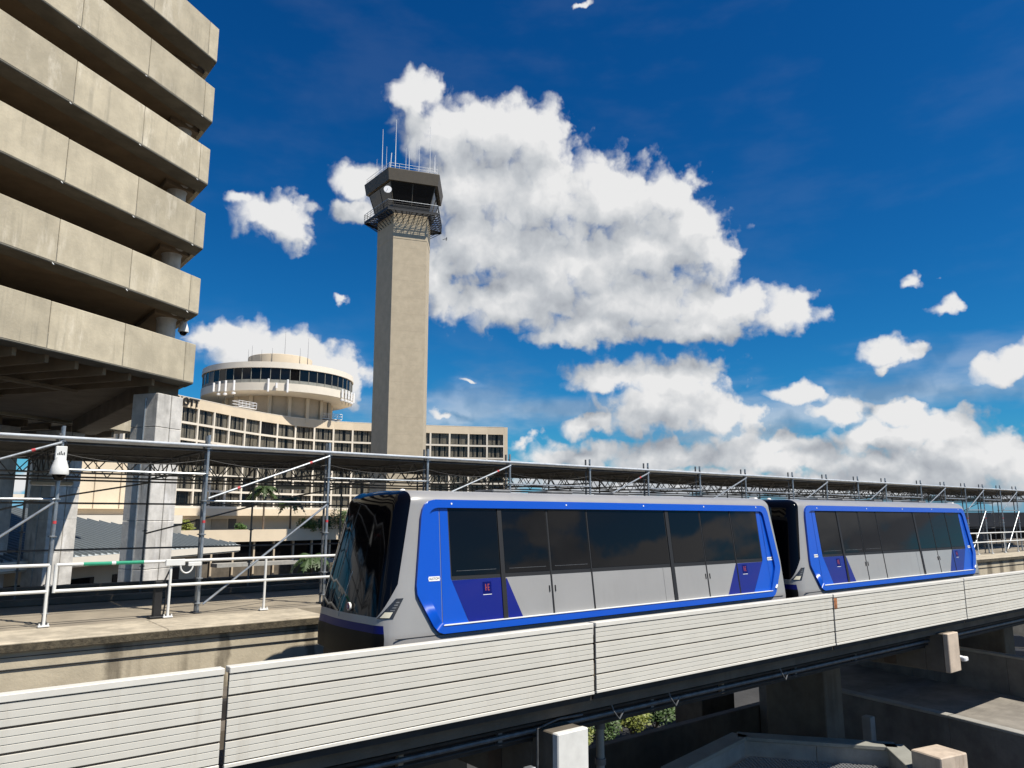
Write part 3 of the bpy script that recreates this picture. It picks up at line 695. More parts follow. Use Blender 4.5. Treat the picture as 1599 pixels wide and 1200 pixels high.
        for a in (10.345, 15.335): sp([(a, -1.915), (a + .03, -1.915), (a + .03, .12), (a, .12)], -.01, .012, 'door_seal', 'train_rubber')
        # inner pane outlines (thin bright gaskets)
        for a, b in ((8.06, 8.98), (9.3, 10.24), (10.48, 11.4)):
            sp([(a, -1.0), (b, -1.0), (b, -.994), (a, -.994)], .009, .0105, 'gasket_line', 'galvanised_dull')
        # small square emblem with an orange mark, maker's plate, roof-edge lamps
        for cx in (8.74, 16.88):
            q = sp([(cx - .1, -1.43), (cx + .1, -1.43), (cx + .1, -1.22), (cx - .1, -1.22)], .0065, .009, 'emblem_square', 'lip_navy')
            for (a, b, c, d) in ((-.045, -.38, -.025, -.26), (.012, -.38, .028, -.26), (.028, -.335, .05, -.315), (.028, -.275, .055, -.26), (.028, -.38, .055, -.365), (-.025, -.33, -.005, -.315)):
                sp([(cx + a, -1 + b), (cx + c, -1 + b), (cx + c, -1 + d), (cx + a, -1 + d)], .009, .0105, 'emblem_mark', 'emblem_orange', q)
            sp([(cx - .1, -1.455), (cx + .1, -1.455), (cx + .1, -1.445), (cx - .1, -1.445)], .0065, .0085, 'emblem_line', 'plate_white')
        for cx in (7.575, 18.045):
            q = sp([(cx - .115, -1.15), (cx + .115, -1.15), (cx + .125, -1.11), (cx + .115, -1.07), (cx - .115, -1.07), (cx - .125, -1.11)], .0085, .013, 'maker_plate', 'plate_white')
            cu = bpy.data.curves.new('maker_text', 'FONT'); cu.body = 'ALSTOM'; cu.size = .058; cu.align_x = 'CENTER'; cu.align_y = 'CENTER'; cu.extrude = .001
            to = bpy.data.objects.new('maker_text', cu); col.objects.link(to); dg = bpy.context.evaluated_depsgraph_get()
            me = bpy.data.meshes.new_from_object(to.evaluated_get(dg)); bpy.data.objects.remove(to); me.materials.clear(); me.materials.append(M['sign_black'])
            to = bpy.data.objects.new('maker_text', me); col.objects.link(to); to.parent = q
            yy = sy(-1.11, .0145); yy = 2 * YC - yy if far else yy
            to.location = Vector((cx, yy, -1.11)) - o_; to.rotation_euler = (R(90 - 6.8), 0, 0) if not far else (R(90 + 6.8), 0, R(180))
        for cx in (8.0, 10.9, 13.3, 15.5, 17.7):
            sp(arc(cx, .225, .018, 0, 330, 7), .055, .062, 'marker_stud', 'plate_white')
        # grey skirt joint lines
        sp([(6.75, -2.075), (18.4, -2.075), (18.4, -2.065), (6.75, -2.065)], -.01, .004, 'skirt_seam', 'train_rubber')
        # headlight: dark parallelogram set into the nose corner, with a lens
    # headlights follow the curved nose: sample the shell surface
    def nose_pt(tt, z, out=.0, farside=False):
        r = nose_ring(tt); zs = [p[2] for p in r[:len(r) // 2 + 1]]
        for i in range(len(zs) - 1):
            if zs[i] <= z <= zs[i + 1]:
                f = (z - zs[i]) / max(1e-6, zs[i + 1] - zs[i]); p = Vector(r[i]).lerp(Vector(r[i + 1]), f); break
        p2 = Vector((p.x - out * .8, p.y - out * .6, p.z))
        if farside: p2.y = 2 * YC - p2.y
        return p2
    for fs in (False, True):
        def quadgrid(fn, name, m, par, nu=5, nv=4):
            mm = MB(); g_ = [[fn(i / nu, j / nv) for i in range(nu + 1)] for j in range(nv + 1)]
            for j in range(nv):
                for i in range(nu): mm.face([g_[j][i], g_[j][i + 1], g_[j + 1][i + 1], g_[j + 1][i]])
            o = mm.build(name, m, par, True); return o
        # (t, z) corners of the lamp: lower-left, lower-right, top-right
        def lamp(u, v, o=.012, s=1.0):
            zl = -1.735 + .33 * (.5 + (v - .5) * s); a_ = .16 + .42 * v; wd = .42 * (1 - .55 * v)
            return nose_pt(min(1, a_ + (.5 + (u - .5) * s) * wd), zl, o, fs)
        hl = quadgrid(lambda u, v: lamp(u, v), 'headlight', 'lamp_dark', t)
        quadgrid(lambda u, v: lamp(.15 + .6 * u, .05 + .28 * v, .02), 'lens', 'lamp_lens', hl)
        for k in range(4):
            quadgrid(lambda u, v: lamp(.45 + .35 * u, .38 + .13 * k + .06 * v, .02), 'reflector_row', 'galvanised_dull', hl, 3, 1)
    # running gear, ends and roof kit
    MB().box(7.2, 18.2, 11.95, 14.25, -3.02, -2.4).build('underframe', 'train_rubber', t, bevel=.05)
    MB().box(6.6, 7.0, 11.95, 14.25, -3.0, -2.4).build('bumper', 'train_rubber', t, bevel=.08)
    for x in (8.6, 16.9):
        for y in (11.95, 14.1): MB().tube((x, y - .14, -2.6), (x, y + .14, -2.6), .45, 18).build('wheel', 'train_rubber', t, True)
    MB().box(18.58, 18.75, 12.1, 14.1, -2.05, .25).build('tail_wall', 'train_black', t, bevel=.05)
    for x, w_ in ((9.6, .5), (11.1, .8), (13.2, .55), (16.6, .5)): MB().box(x, x + w_, 12.75, 13.45, .479, .55).build('roof_unit', 'galvanised_dull', t, bevel=.03)
    MB().box(18.25, 18.4, 12.3, 12.5, .40, .50).build('tail_lamp', 'plate_white', t, bevel=.02)
    MB().tube((18.03, sy(-1.84) - .06, -1.86), (18.12, sy(-1.8) - .05, -1.78), .028, 8).build('hinge', 'plate_white', t, True)
    MB().sphere((7.75, 13.3, .48), .07, 10, 5, .8).build('roof_lamp', 'plate_white', t, True)
    return t
car1 = build_car()
car2 = copy_tree(car1, None, Vector((12.72, 0, 0)))
car2['label'] = 'second blue and grey people mover car, coupled behind the leading car'
cp = thing('car_coupling', 'black coupling and cable bundle between the two train cars', 'coupling', (18.95, YC, -3))
MB().box(18.5, 19.3, 12.95, 13.25, -2.75, -2.5).build('drawbar', 'black_steel', cp, bevel=.03)
for y in (12.7, 13.5): MB().path([(18.6, y, -2.3), (18.85, y, -2.5), (19.1, y, -2.5), (19.3, y, -2.3)], .035).build('hose', 'train_rubber', cp, True)

# ------------------------------------------------------------------ parking garage
GA = 33.9
gu = V2(GA); gn = V2(GA + 90)                     # along the angled front; inwards
GC = Vector((9.2, 33.77))
LV = [(5.6, 7.35), (8.68, 10.34), (11.69, 13.41), (14.74, 16.48), (17.78, 19.53), (20.82, 22.57)]
gar = thing('parking_garage', 'tall beige concrete parking garage with stacked parapet bands at upper left', 'garage', (GC.x, GC.y, GZ))
JS = [0, -.62, -3.92, -7.2, -10.48, -13.76, -17.04, -20.32, -23.6, -26.9]
P1 = GC + gu * -26.9
for li, (z0, z1) in enumerate(LV):
    for a, b in zip(JS, JS[1:]):
        p = GC + gu * (b + .012)
        jz = random.uniform(-.012, .012)
        m = MB().obox(p, gu * (a - b - .024), gn * .2, z0 + .06 + jz, z1 + jz); m.build('parapet_panel', 'garage_concrete', gar, bevel=.018)
    MB().obox(P1 + gn * .03, gu * 26.85, gn * .12, z0 + .08, z1 - .05).build('joint_backing', 'dark_concrete', gar)
    ys = [33.99 + 3.28 * k for k in range(7)]
    for a, b in zip(ys, ys[1:]):
        MB().box(9.0, 9.2, a + .012, b - .012, z0 + .06, z1).build('side_panel', 'garage_concrete', gar, bevel=.018)
    # edge beams along the front and the side
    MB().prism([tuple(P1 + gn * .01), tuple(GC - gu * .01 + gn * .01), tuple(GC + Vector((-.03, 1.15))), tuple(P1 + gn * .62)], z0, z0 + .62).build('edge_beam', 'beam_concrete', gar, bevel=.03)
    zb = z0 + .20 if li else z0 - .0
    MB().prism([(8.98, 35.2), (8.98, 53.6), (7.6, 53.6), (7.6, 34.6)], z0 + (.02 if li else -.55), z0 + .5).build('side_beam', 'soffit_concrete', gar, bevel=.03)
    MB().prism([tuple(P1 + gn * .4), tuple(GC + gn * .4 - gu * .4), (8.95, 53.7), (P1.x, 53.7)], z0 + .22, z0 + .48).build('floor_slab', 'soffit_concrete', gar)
    # round columns carrying the next level
    if li < len(LV) - 1:
        for k in range(4):
            c = Vector((8.3, 35.45)) - gu * 8.2 * k + gn * (5.5 if k else 0)
            MB().lathe((c.x, c.y, z0 + .48), [(.40, 0), (.40, LV[li + 1][0] - z0 - .55), (.55, LV[li + 1][0] - z0 - .27)], 20).build('round_column', 'column_concrete', gar, True)
            MB().lathe((c.x - 3.5, c.y + 9, z0 + .48), [(.40, 0), (.40, LV[li + 1][0] - z0 - .27)], 14).build('round_column', 'column_concrete', gar, True)
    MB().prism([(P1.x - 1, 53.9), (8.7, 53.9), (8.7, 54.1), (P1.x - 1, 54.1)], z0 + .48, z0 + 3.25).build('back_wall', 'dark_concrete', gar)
# joists under the lowest floor
for k in range(20):
    p = GC + gu * (-1.7 - 1.25 * k) + gn * .64
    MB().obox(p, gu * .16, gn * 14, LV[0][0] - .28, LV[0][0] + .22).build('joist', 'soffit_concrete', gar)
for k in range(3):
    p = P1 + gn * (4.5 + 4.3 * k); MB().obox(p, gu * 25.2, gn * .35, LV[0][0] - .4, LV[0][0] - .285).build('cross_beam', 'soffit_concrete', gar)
for s in (-.6, -3.92, -7.2, -10.4):
    for z0, z1 in LV[1:5]:
        p = GC + gu * (s - .15) - gn * .004; MB().tube((p.x, p.y, z0 + .0), (p.x + .05, p.y - .05, z0 - .07), .018, 6).build('drip_spout', 'plate_white', gar)
# big cross-shaped columns
def big_column(c, u, z1, label, sz=1.44, d=1.3):
    t = thing('garage_column', label, 'column', (c.x, c.y, GZ), 'big columns under the garage')
    n_ = Vector((-u.y, u.x)); g_ = .05
    w1 = sz * .56
    # built of stacked lifts so the pour joints show
    z = GZ; k = 0
    while z < z1 - .01:
        h = min(1.9, z1 - z)
        m = MB(); m.obox(c - u * sz, u * (w1 - g_), n_ * d, z + .006, z + h - .006); m.obox(c - u * (sz - w1), u * (sz - w1), n_ * d * .98, z + .006, z + h - .006); m.obox(c - u * (sz - .1) + n_ * .08, u * (sz - .2), n_ * (d - .2), z, z + h)
        m.build('column_lift', 'column_concrete', t, bevel=.02); z += h; k += 1
    p = c - u * (sz + .03) + n_ * d * .45
    MB().tube((p.x, p.y, GZ), (p.x, p.y, z1 - .2), .035, 8).build('drain_pipe', 'galvanised', t, True)
    return t
big_column(GC + gu * -.2 + gn * .3, gu, 5.0, 'tall weathered concrete column under the garage corner, sunlit on one side')
big_column(Vector((8.2, 52.6)), gu, 5.0, 'concrete column in shade behind the leftmost scaffold post', 2.0, 1.6)
big_column(Vector((2.6, 45.0)), gu, 4.9, 'dark concrete column deep in garage shade at far left', 1.4, 1.4)
# second tooth of the garage farther back
g2 = thing('garage_wing', 'farther sunlit concrete wing of the garage seen past the big column', 'garage', (10, 57, GZ))
C2 = Vector((11.9, 56.6))
for li, (z0, z1) in enumerate(LV[:2]):
    for k in range(5):
        p = C2 - gu * (3.3 * (k + 1) - .012); MB().obox(p, gu * 3.276, gn * .2, z0 + .05, z1).build('parapet_panel', 'garage_concrete', g2, bevel=.02)
    MB().obox(C2 - gu * 16.5 + gn * .22, gu * 16.4, gn * 6, z0, z0 + .45).build('floor_slab', 'soffit_concrete', g2)
for k in range(10): MB().obox(C2 - gu * (1.6 * (k + 1)) + gn * .5, gu * .2, gn * 5.5, LV[0][0] - .4, LV[0][0] - .005).build('joist', 'soffit_concrete', g2)
MB().obox(C2 - gu * 9 + gn * 1, gu * 1.2, gn * 1.2, GZ, LV[0][0] - .41).build('column', 'column_concrete', g2)

# ------------------------------------------------------------------ canopy building with standing-seam hip roof
cn = thing('seam_roof_building', 'low building with grey standing seam hip roof behind the columns', 'building', (12, 66, GZ))
E1, E2 = Vector((2.2, 49.0)), Vector((23.95, 69.73)); eu = (E2 - E1).normalized(); en = Vector((-eu.y, eu.x))
EL = (E2 - E1).length; zE, rise, run = -2.55, 3.3, 13.0
def rp_(s, d): return (E1.x + eu.x * s + en.x * d, E1.y + eu.y * s + en.y * d, zE + rise * d / run)
m = MB(); m.face([rp_(-14, 0), rp_(EL, 0), rp_(EL - run, run), rp_(-14, run)]); m.face([rp_(EL, 0), rp_(EL, 2 * run)[:2] + (zE,), rp_(EL - run, run)])
m.face([rp_(EL, 2 * run)[:2] + (zE,), rp_(-14, 2 * run)[:2] + (zE,), rp_(-14, run), rp_(EL - run, run)])
m.build('roof_sheet', 'roof_metal', cn)
ns = int((EL + 14) / .62)
for k in range(ns):
    s = -14 + .62 * k; d1 = min(run, EL - s)
    if d1 < .2 or k % 1: continue
    a = Vector(rp_(s, .02)); b = Vector(rp_(s, d1 - .02)); up_ = Vector((0, 0, .17)); w_ = Vector((eu.x, eu.y, 0)) * .05
    MB().hexa([a - w_, a + w_, b + w_, b - w_, a - w_ + up_, a + w_ + up_, b + w_ + up_, b - w_ + up_]).build('roof_seam', 'seam_dark', cn)
MB().obox(E1 - eu * 14 - en * .06, eu * (EL + 14.05), en * .05, zE - .5, zE - .01).build('fascia', 'hotel_white', cn)
MB().obox(E1 - eu * 14 + en * .01, eu * (EL + 14), en * 2.2, zE - .62, zE - .52).build('eave_soffit', 'hotel_tan', cn)
MB().obox(E1 - eu * 14 + en * 2.3, eu * (EL + 11), en * 20, GZ, zE - .1).build('wall', 'hotel_tan', cn)
for k in range(7):
    MB().obox(E1 + eu * (-10 + 5.2 * k) + en * 2.22, eu * 3.2, en * .07, GZ + 4, zE - 1.6).build('window', 'rotunda_glass', cn)
MB().obox(E2 + en * .2, eu * .12, en * 24, zE - .5, zE - .02).build('fascia', 'grey_coping', cn)

# ------------------------------------------------------------------ hotel
HP = [(34.78, 144.85), (38.41, 147.4), (42.2, 149.9), (46.0, 152.5), (49.83, 155.25), (54.04, 158.13), (58.17, 160.6), (62.82, 162.84), (67.64, 164.42), (72.52, 165.21), (77.27, 165.17), (81.83, 164.42), (86.38, 163.1), (90.77, 161.46), (95.15, 159.65), (99.51, 157.83), (103.94, 156.0), (108.34, 154.13), (112.55, 152.07), (116.26, 149.9)]
HP = [Vector(p) for p in HP]; HP.insert(0, HP[0] + (HP[0] - HP[1])); HP.insert(0, HP[0] + (HP[0] - HP[1])); nb = len(HP) - 1
def hn(i):                                         # outward normal (towards the viewer) at a bay line
    a = HP[max(0, i - 1)]; b = HP[min(nb, i + 1)]; d = (b - a).normalized(); return Vector((d.y, -d.x))
HO = [HP[i] for i in range(nb + 1)]
HT, FL, NFL = 22.0, 3.12, 6
hot = thing('hotel', 'curved cream hotel with white window grid behind the control tower', 'hotel', (75, 160, GZ))
def strip(z0, z1, o0, o1, name, m_, i0=0, i1=nb):
    mb = MB(); mb.loft([[(q.x, q.y, z) for q, z in ((HO[i] + hn(i) * o1, z0), (HO[i] + hn(i) * o1, z1), (HO[i] + hn(i) * o0, z1), (HO[i] + hn(i) * o0, z0))] for i in range(i0, i1 + 1)])
    return mb.build(name, m_, hot)
strip(HT - 1.85, HT, -.6, .0, 'roof_parapet', 'hotel_cream')
strip(HT, HT + .12, -.7, .03, 'parapet_cap', 'hotel_white')
ZF = [HT - 1.85 - FL * k for k in range(NFL + 1)]
for k in range(1, NFL + 1): strip(ZF[k], ZF[k] + .42, -.75, .0, 'floor_band', 'hotel_white')
for i in range(nb + 1):
    d = hn(i); t_ = Vector((-d.y, d.x)) * .2
    MB().prism([tuple(HO[i] - t_ - d * .7), tuple(HO[i] + t_ - d * .7), tuple(HO[i] + t_ + d * .01), tuple(HO[i] - t_ + d * .01)][::-1], ZF[-1], HT - 1.84).build('pier', 'hotel_white', hot)
strip(ZF[-1] - 2, HT - .05, -14, -1.3, 'core_block', 'hotel_cream')
strip(ZF[-1] - 1.4, ZF[-1] - .003, -.75, .06, 'podium_band', 'hotel_cream')
strip(GZ, ZF[-1] - 1.41, -14, -3.0, 'podium_wall', 'hotel_cream')
hb_ = HO[nb]; dd = hn(nb); tt = Vector((-dd.y, dd.x))
MB().prism([tuple(hb_ - dd * 14), tuple(hb_ + dd * .02), tuple(hb_ + tt * .9 + dd * .02), tuple(hb_ + tt * .9 - dd * 14)], GZ, HT + .02).build('end_wall', 'hotel_cream', hot)
def window_mesh(kind):
    m = MB()                                       # unit: x 0..1 across the bay, y depth (0 = glass, + inside), z 0..1
    m.cur = 0; m.box(0, 1, .45, .5, 0, 1)
    m.cur = 1
    cl = {0: ((0, .2), (.26, .42), (.56, .76), (.84, 1)), 1: ((0, .3), (.34, .5), (.66, 1)), 2: ((0, .12), (.9, 1)), 3: ((0, .45), (.55, 1))}[kind]
    for a, b in cl: m.box(a, b, .2, .26, .02, 1)
    m.cur = 2
    for a in (.0, .32, .655, .985): m.box(a, a + .015, -.01, .05, 0, 1)
    m.box(0, 1, -.01, .05, 0, .03)
    return m.mesh('window', ['room_dark', 'curtain', 'tower_dark'])
wms = [window_mesh(k) for k in range(4)]
pm = MB(); pm.face([(0, .02, 0), (1, .02, 0), (1, .02, 1), (0, .02, 1)]); pm = pm.mesh('pane', 'hotel_glass')
for i in range(nb):
    a, b = HO[i], HO[i + 1]; d = (b - a); L_ = d.length; u = d.normalized(); nn = Vector((u.y, -u.x)); rz = math.atan2(u.y, u.x)
    for k in range(1, NFL + 1):
        p = a + u * .2 - nn * .36
        wv_ = random.choice([0, 0, 0, 1, 1, 3, 2])
        wo = inst(wms[wv_], 'window', hot, (p.x, p.y, ZF[k] + .42), rz, (L_ - .4, 1, FL - .42))
        po = bpy.data.objects.new('pane', pm); col.objects.link(po); po.parent = wo
# hotel lettering
def letters(txt, size, mat_, parent, loc, rz, name, dark_extr=.12):
    cu = bpy.data.curves.new(name, 'FONT'); cu.body = txt; cu.size = size; cu.extrude = dark_extr; cu.offset = size * .025; cu.align_x = 'RIGHT'; cu.space_character = 1.12
    to = bpy.data.objects.new(name, cu); col.objects.link(to); dg = bpy.context.evaluated_depsgraph_get(); me = bpy.data.meshes.new_from_object(to.evaluated_get(dg)); bpy.data.objects.remove(to)
    me.materials.clear(); me.materials.append(M[mat_]); to = bpy.data.objects.new(name, me); col.objects.link(to); to.parent = parent
    to.location = Vector(loc) - ORI[parent]; to.rotation_euler = (R(90), 0, rz); return to
sp_ = HO[5]; sd_ = hn(4); su = (HO[5] - HO[4]).normalized()
lp = HO[4] - su * .35 + hn(4) * .16
letters('MARRIOTT', 2.0, 'sign_black', hot, (lp.x, lp.y, HT - 1.55), math.atan2(su.y, su.x), 'sign_letters')
# rotunda with revolving restaurant
rc = Vector((68.25, 177.3)); rot_ = thing('hotel_rotunda', 'round cream rooftop rotunda with ribbon windows above the hotel', 'rotunda', (rc.x, rc.y, HT))
NR = 64
MB().lathe((rc.x, rc.y, 0), [(12.1, HT - 2), (12.1, 26.9)], NR, 0, False).build('lower_drum', 'hotel_tan', rot_, True)
MB().lathe((rc.x, rc.y, 0), [(10.9, 26.85), (16.6, 26.9), (17.6, 27.25), (17.6, 29.0), (17.3, 29.02), (10.9, 29.02)], NR, 0, False).build('lower_band', 'hotel_white', rot_, True)
MB().lathe((rc.x, rc.y, 0), [(17.35, 29.03), (17.35, 29.75)], NR, 0, False).build('spandrel_ring', 'grey_coping', rot_, True)
MB().lathe((rc.x, rc.y, 0), [(16.9, 29.0), (16.9, 32.4)], NR, 0, False).build('inner_wall', 'room_dark', rot_, True)
MB().lathe((rc.x, rc.y, 0), [(17.1, 32.35), (17.65, 32.36), (17.55, 33.7), (10, 34.0)], NR, 0, False).build('roof_band', 'hotel_white', rot_, True)
MB().lathe((rc.x, rc.y, 0), [(7.5, 33.9), (7.5, 37.6), (7.3, 37.7), (.1, 37.7)], 40, 0, False).build('penthouse', 'hotel_cream', rot_, True)
npn = 52
for k in range(npn):
    a0, a1 = 2 * math.pi * k / npn, 2 * math.pi * (k + 1) / npn; e_ = .006
    p = [(rc.x + 17.32 * math.cos(a), rc.y + 17.32 * math.sin(a)) for a in (a0 + e_, a1 - e_)]
    m = MB(); m.face([(*p[0], 29.76), (*p[1], 29.76), (*p[1], 32.35), (*p[0], 32.35)]); m.build('window_pane', 'rotunda_glass', rot_)
    q = (rc.x + 17.36 * math.cos(a0), rc.y + 17.36 * math.sin(a0)); MB().tube((*q, 29.04), (*q, 32.36), .07, 5).build('mullion', 'grey_coping', rot_)
for k in range(18):
    a = 2 * math.pi * k / 18; q = (rc.x + 12.4 * math.cos(a), rc.y + 12.4 * math.sin(a)); MB().obox((q[0] - .35, q[1] - .35), (.7, 0), (0, .7), HT - 1, 26.86).build('pilaster', 'hotel_cream', rot_)
va = math.degrees(math.atan2(-rc.y, -rc.x))
def cell(a, z, h, kit, lb):
    q = Vector((rc.x + 18.0 * math.cos(R(a)), rc.y + 18.0 * math.sin(R(a)))); o_ = V2(a)
    t = thing('cell_antenna', lb, 'antenna', (q.x, q.y, z), 'cell antennas on the rotunda band')
    MB().obox((q.x - .2, q.y - .2), (.4, 0), (0, .4), z - h / 2, z + h / 2).build('panel', 'antenna_white', t, bevel=.04)
    MB().tube((q.x - o_.x * .6, q.y - o_.y * .6, z), (q.x, q.y, z), .06, 5).build('arm', 'galvanised_dull', t)
    if kit: MB().lathe((q.x, q.y, z - h / 2 - .9), [(.1, 0), (.45, .15), (.45, .5), (.1, .65)], 10).build('remote_unit', 'antenna_white', t, True); MB().tube((q.x, q.y, z - h / 2 - 1.6), (q.x, q.y, z - h / 2), .05, 5).build('mast', 'galvanised_dull', t)
for k, (da, h, kit) in enumerate(((-51, 2.0, 0), (-45, 2.3, 1), (-39, 2.5, 1), (-32, 2.3, 1), (-7.5, 2.9, 0), (-2, 1.2, 0), (5.5, 2.9, 0), (52, 2.0, 1), (57, 2.0, 1), (62, 2.0, 1), (68, 2.0, 1), (76, 2.4, 0))):
    cell(va + da, 28.3, h, kit, 'white cell antenna panel on the rotunda, %s from the left' % ('leftmost first second third fourth fifth sixth seventh eighth ninth tenth eleventh rightmost'.split()[k + 1 if k else 0] if k < 11 else 'last and farthest'))
for k, (da, r_, h) in enumerate(((-60, 7.6, 3), (-15, 7.6, 2), (8, 6, 6.5), (35, 7.6, 2.6), (55, 7.6, 5.5), (-35, 7.6, 1.6), (-68, 8, 2.2))):
    q = Vector((rc.x + r_ * math.cos(R(va + da)), rc.y + r_ * math.sin(R(va + da)))); MB().tube((*q, 35), (*q, 37 + h), .06, 5, .02).build('whip_antenna', 'galvanised_dull', rot_)
def roof_rail(c, u, L, w_, z, lb):
    t = thing('roof_railing', lb, 'railing', (c.x, c.y, z), 'white railings on the hotel roof')
    n_ = Vector((-u.y, u.x)); cs = [c, c + u * L, c + u * L + n_ * w_, c + n_ * w_]
    for zz in (.6, 1.2):
        m = MB()
        for a, b in zip(cs, cs[1:] + cs[:1]): m.tube((a.x, a.y, z + zz), (b.x, b.y, z + zz), .05, 5)
        m.build('rail', 'antenna_white', t)
    for k in range(6):
        p = c + u * L * k / 5; MB().tube((p.x, p.y, z), (p.x, p.y, z + 1.2), .045, 5).build('post', 'antenna_white', t)
    MB().obox(c, u * L, n_ * w_, z - .15, z).build('platform', 'antenna_white', t)
roof_rail(Vector((52.9, 159.6)), V2(25), 5, 2, HT + .9, 'white rooftop railing left of the rotunda base')
roof_rail(Vector((74.2, 166.6)), V2(-4), 5.6, 2, HT + .75, 'white rooftop railing right of the rotunda base')
# terrace in front of the hotel
ter = thing('hotel_terrace', 'cream terrace parapet with dark glazing below in front of the hotel', 'terrace', (55, 138, GZ))
T0, T1 = Vector((22, 128)), Vector((96, 136))
tu = (T1 - T0).normalized(); tn = Vector((-tu.y, tu.x)); TL = (T1 - T0).length
MB().obox(T0, tu * TL, tn * .5, -4.3, -2.3).build('parapet', 'hotel_cream', ter)
MB().obox(T0 + tn * .51, tu * TL, tn * 22, -4.2, -3.4).build('slab', 'hotel_cream', ter)
for k in range(20):
    MB().obox(T0 + tu * (k * 3.7 + .2) + tn * 1.2, tu * 3.3, tn * .1, -7.6, -4.35).build('glazing', 'rotunda_glass', ter)
    MB().obox(T0 + tu * (k * 3.7) + tn * .9, tu * .3, tn * .3, GZ, -4.31).build('post', 'hotel_tan', ter)
MB().obox(T0 + tn * 1.35, tu * TL, tn * 20, GZ, -4.33).build('back_wall', 'dark_concrete', ter)
MB().obox(T0 + tu * 18 - tn * 3, tu * 40, tn * 2.5, -8.2, -7.6).build('canopy_slab', 'grey_concrete', ter)
# ground-floor openings of the hotel behind the terrace
for k, (i, w_, m_) in enumerate(((5, .55, 'curtain_dark'), (6, .9, 'hotel_tan'), (7, .45, 'curtain_dark'), (11, .8, 'hotel_tan'), (12, .9, 'hotel_tan'), (13, .7, 'curtain_dark'), (14, .9, 'hotel_tan'))):
    a, b = HO[i] - hn(i) * 2.96, HO[i + 1] - hn(i + 1) * 2.96; u = (b - a)
    MB().obox(a + u * .05, u * w_, Vector((-u.y, u.x)).normalized() * -.06, -2.6, .6).build('terrace_door', m_, ter)

# beige annex and distant low block at the left
an = thing('hotel_annex', 'windowless cream annex block seen between the garage columns', 'building', (22, 112, GZ))
MB().obox((15.5, 108), (9.5, 3), (-3, 14), .9, 8.6).build('upper_block', 'hotel_cream', an)
MB().obox((15.8, 108.8), (9.0, 2.9), (-3, 14), GZ, .89).build('recess', 'hotel_tan', an)
MB().obox((8, 102), (21, 5), (-2, 5), -1.0, .1).build('lower_roof', 'hotel_white', an)
MB().obox((8, 102.2), (21, 5), (-2, 5), GZ, -1.01).build('lower_wall', 'grey_concrete', an)
for k in range(3): MB().obox(Vector((15.4, 107.8)) + Vector((3.2, 1.0)) * k, (.06, .02), (-.03, .1), .95, 8.55).build('panel_joint', 'hotel_tan', an)
lb_ = thing('distant_building', 'low cream building with white parapet at the far left edge', 'building', (2, 150, GZ))
MB().obox((-6, 150), (17, 1.5), (-2, 18), GZ, 2.6).build('wall', 'hotel_cream', lb_); MB().obox((-6.5, 149.6), (30, 2.2), (-2, 12), 2.7, 3.6).build('parapet', 'hotel_white', lb_); MB().obox((-6, 150), (3, .2), (-2, 12), 3.61, 6).build('roof_house', 'hotel_cream', lb_)

# ------------------------------------------------------------------ control tower (pentagonal)
TC = Vector((66.2, 114.7)); tw = thing('control_tower', 'tall beige pentagonal control tower with dark glazed cab', 'tower', (TC.x, TC.y, GZ))
def penta(edge, off=0.): 
    r = edge / (2 * math.sin(R(36))); return [Vector((TC.x + r * math.cos(R(-109 - 36 + 72 * k)), TC.y + r * math.sin(R(-109 - 36 + 72 * k)))) for k in range(5)]
def ploft(prof, name, m_, bevel=0., cap=True):
    mb = MB(); mb.loft([[(p.x, p.y, z) for p in penta(e)] for e, z in prof], cap); return mb.build(name, m_, tw, False, bevel)
z = GZ
while z < 47.9:                                    # precast lifts of the shaft
    ploft([(6.0, z + .004), (6.0, z + 2.996)], 'shaft_lift', 'tower_concrete'); z += 3.0
ploft([(5.9, GZ), (5.9, 48.6)], 'shaft_core', 'tower_concrete')
ploft([(6.06, 48.05), (6.06, 52.7)], 'shaft_head', 'tower_concrete', .03)
ploft([(6.0, 52.7), (6.1, 53.7)], 'cab_plinth', 'tower_dark')
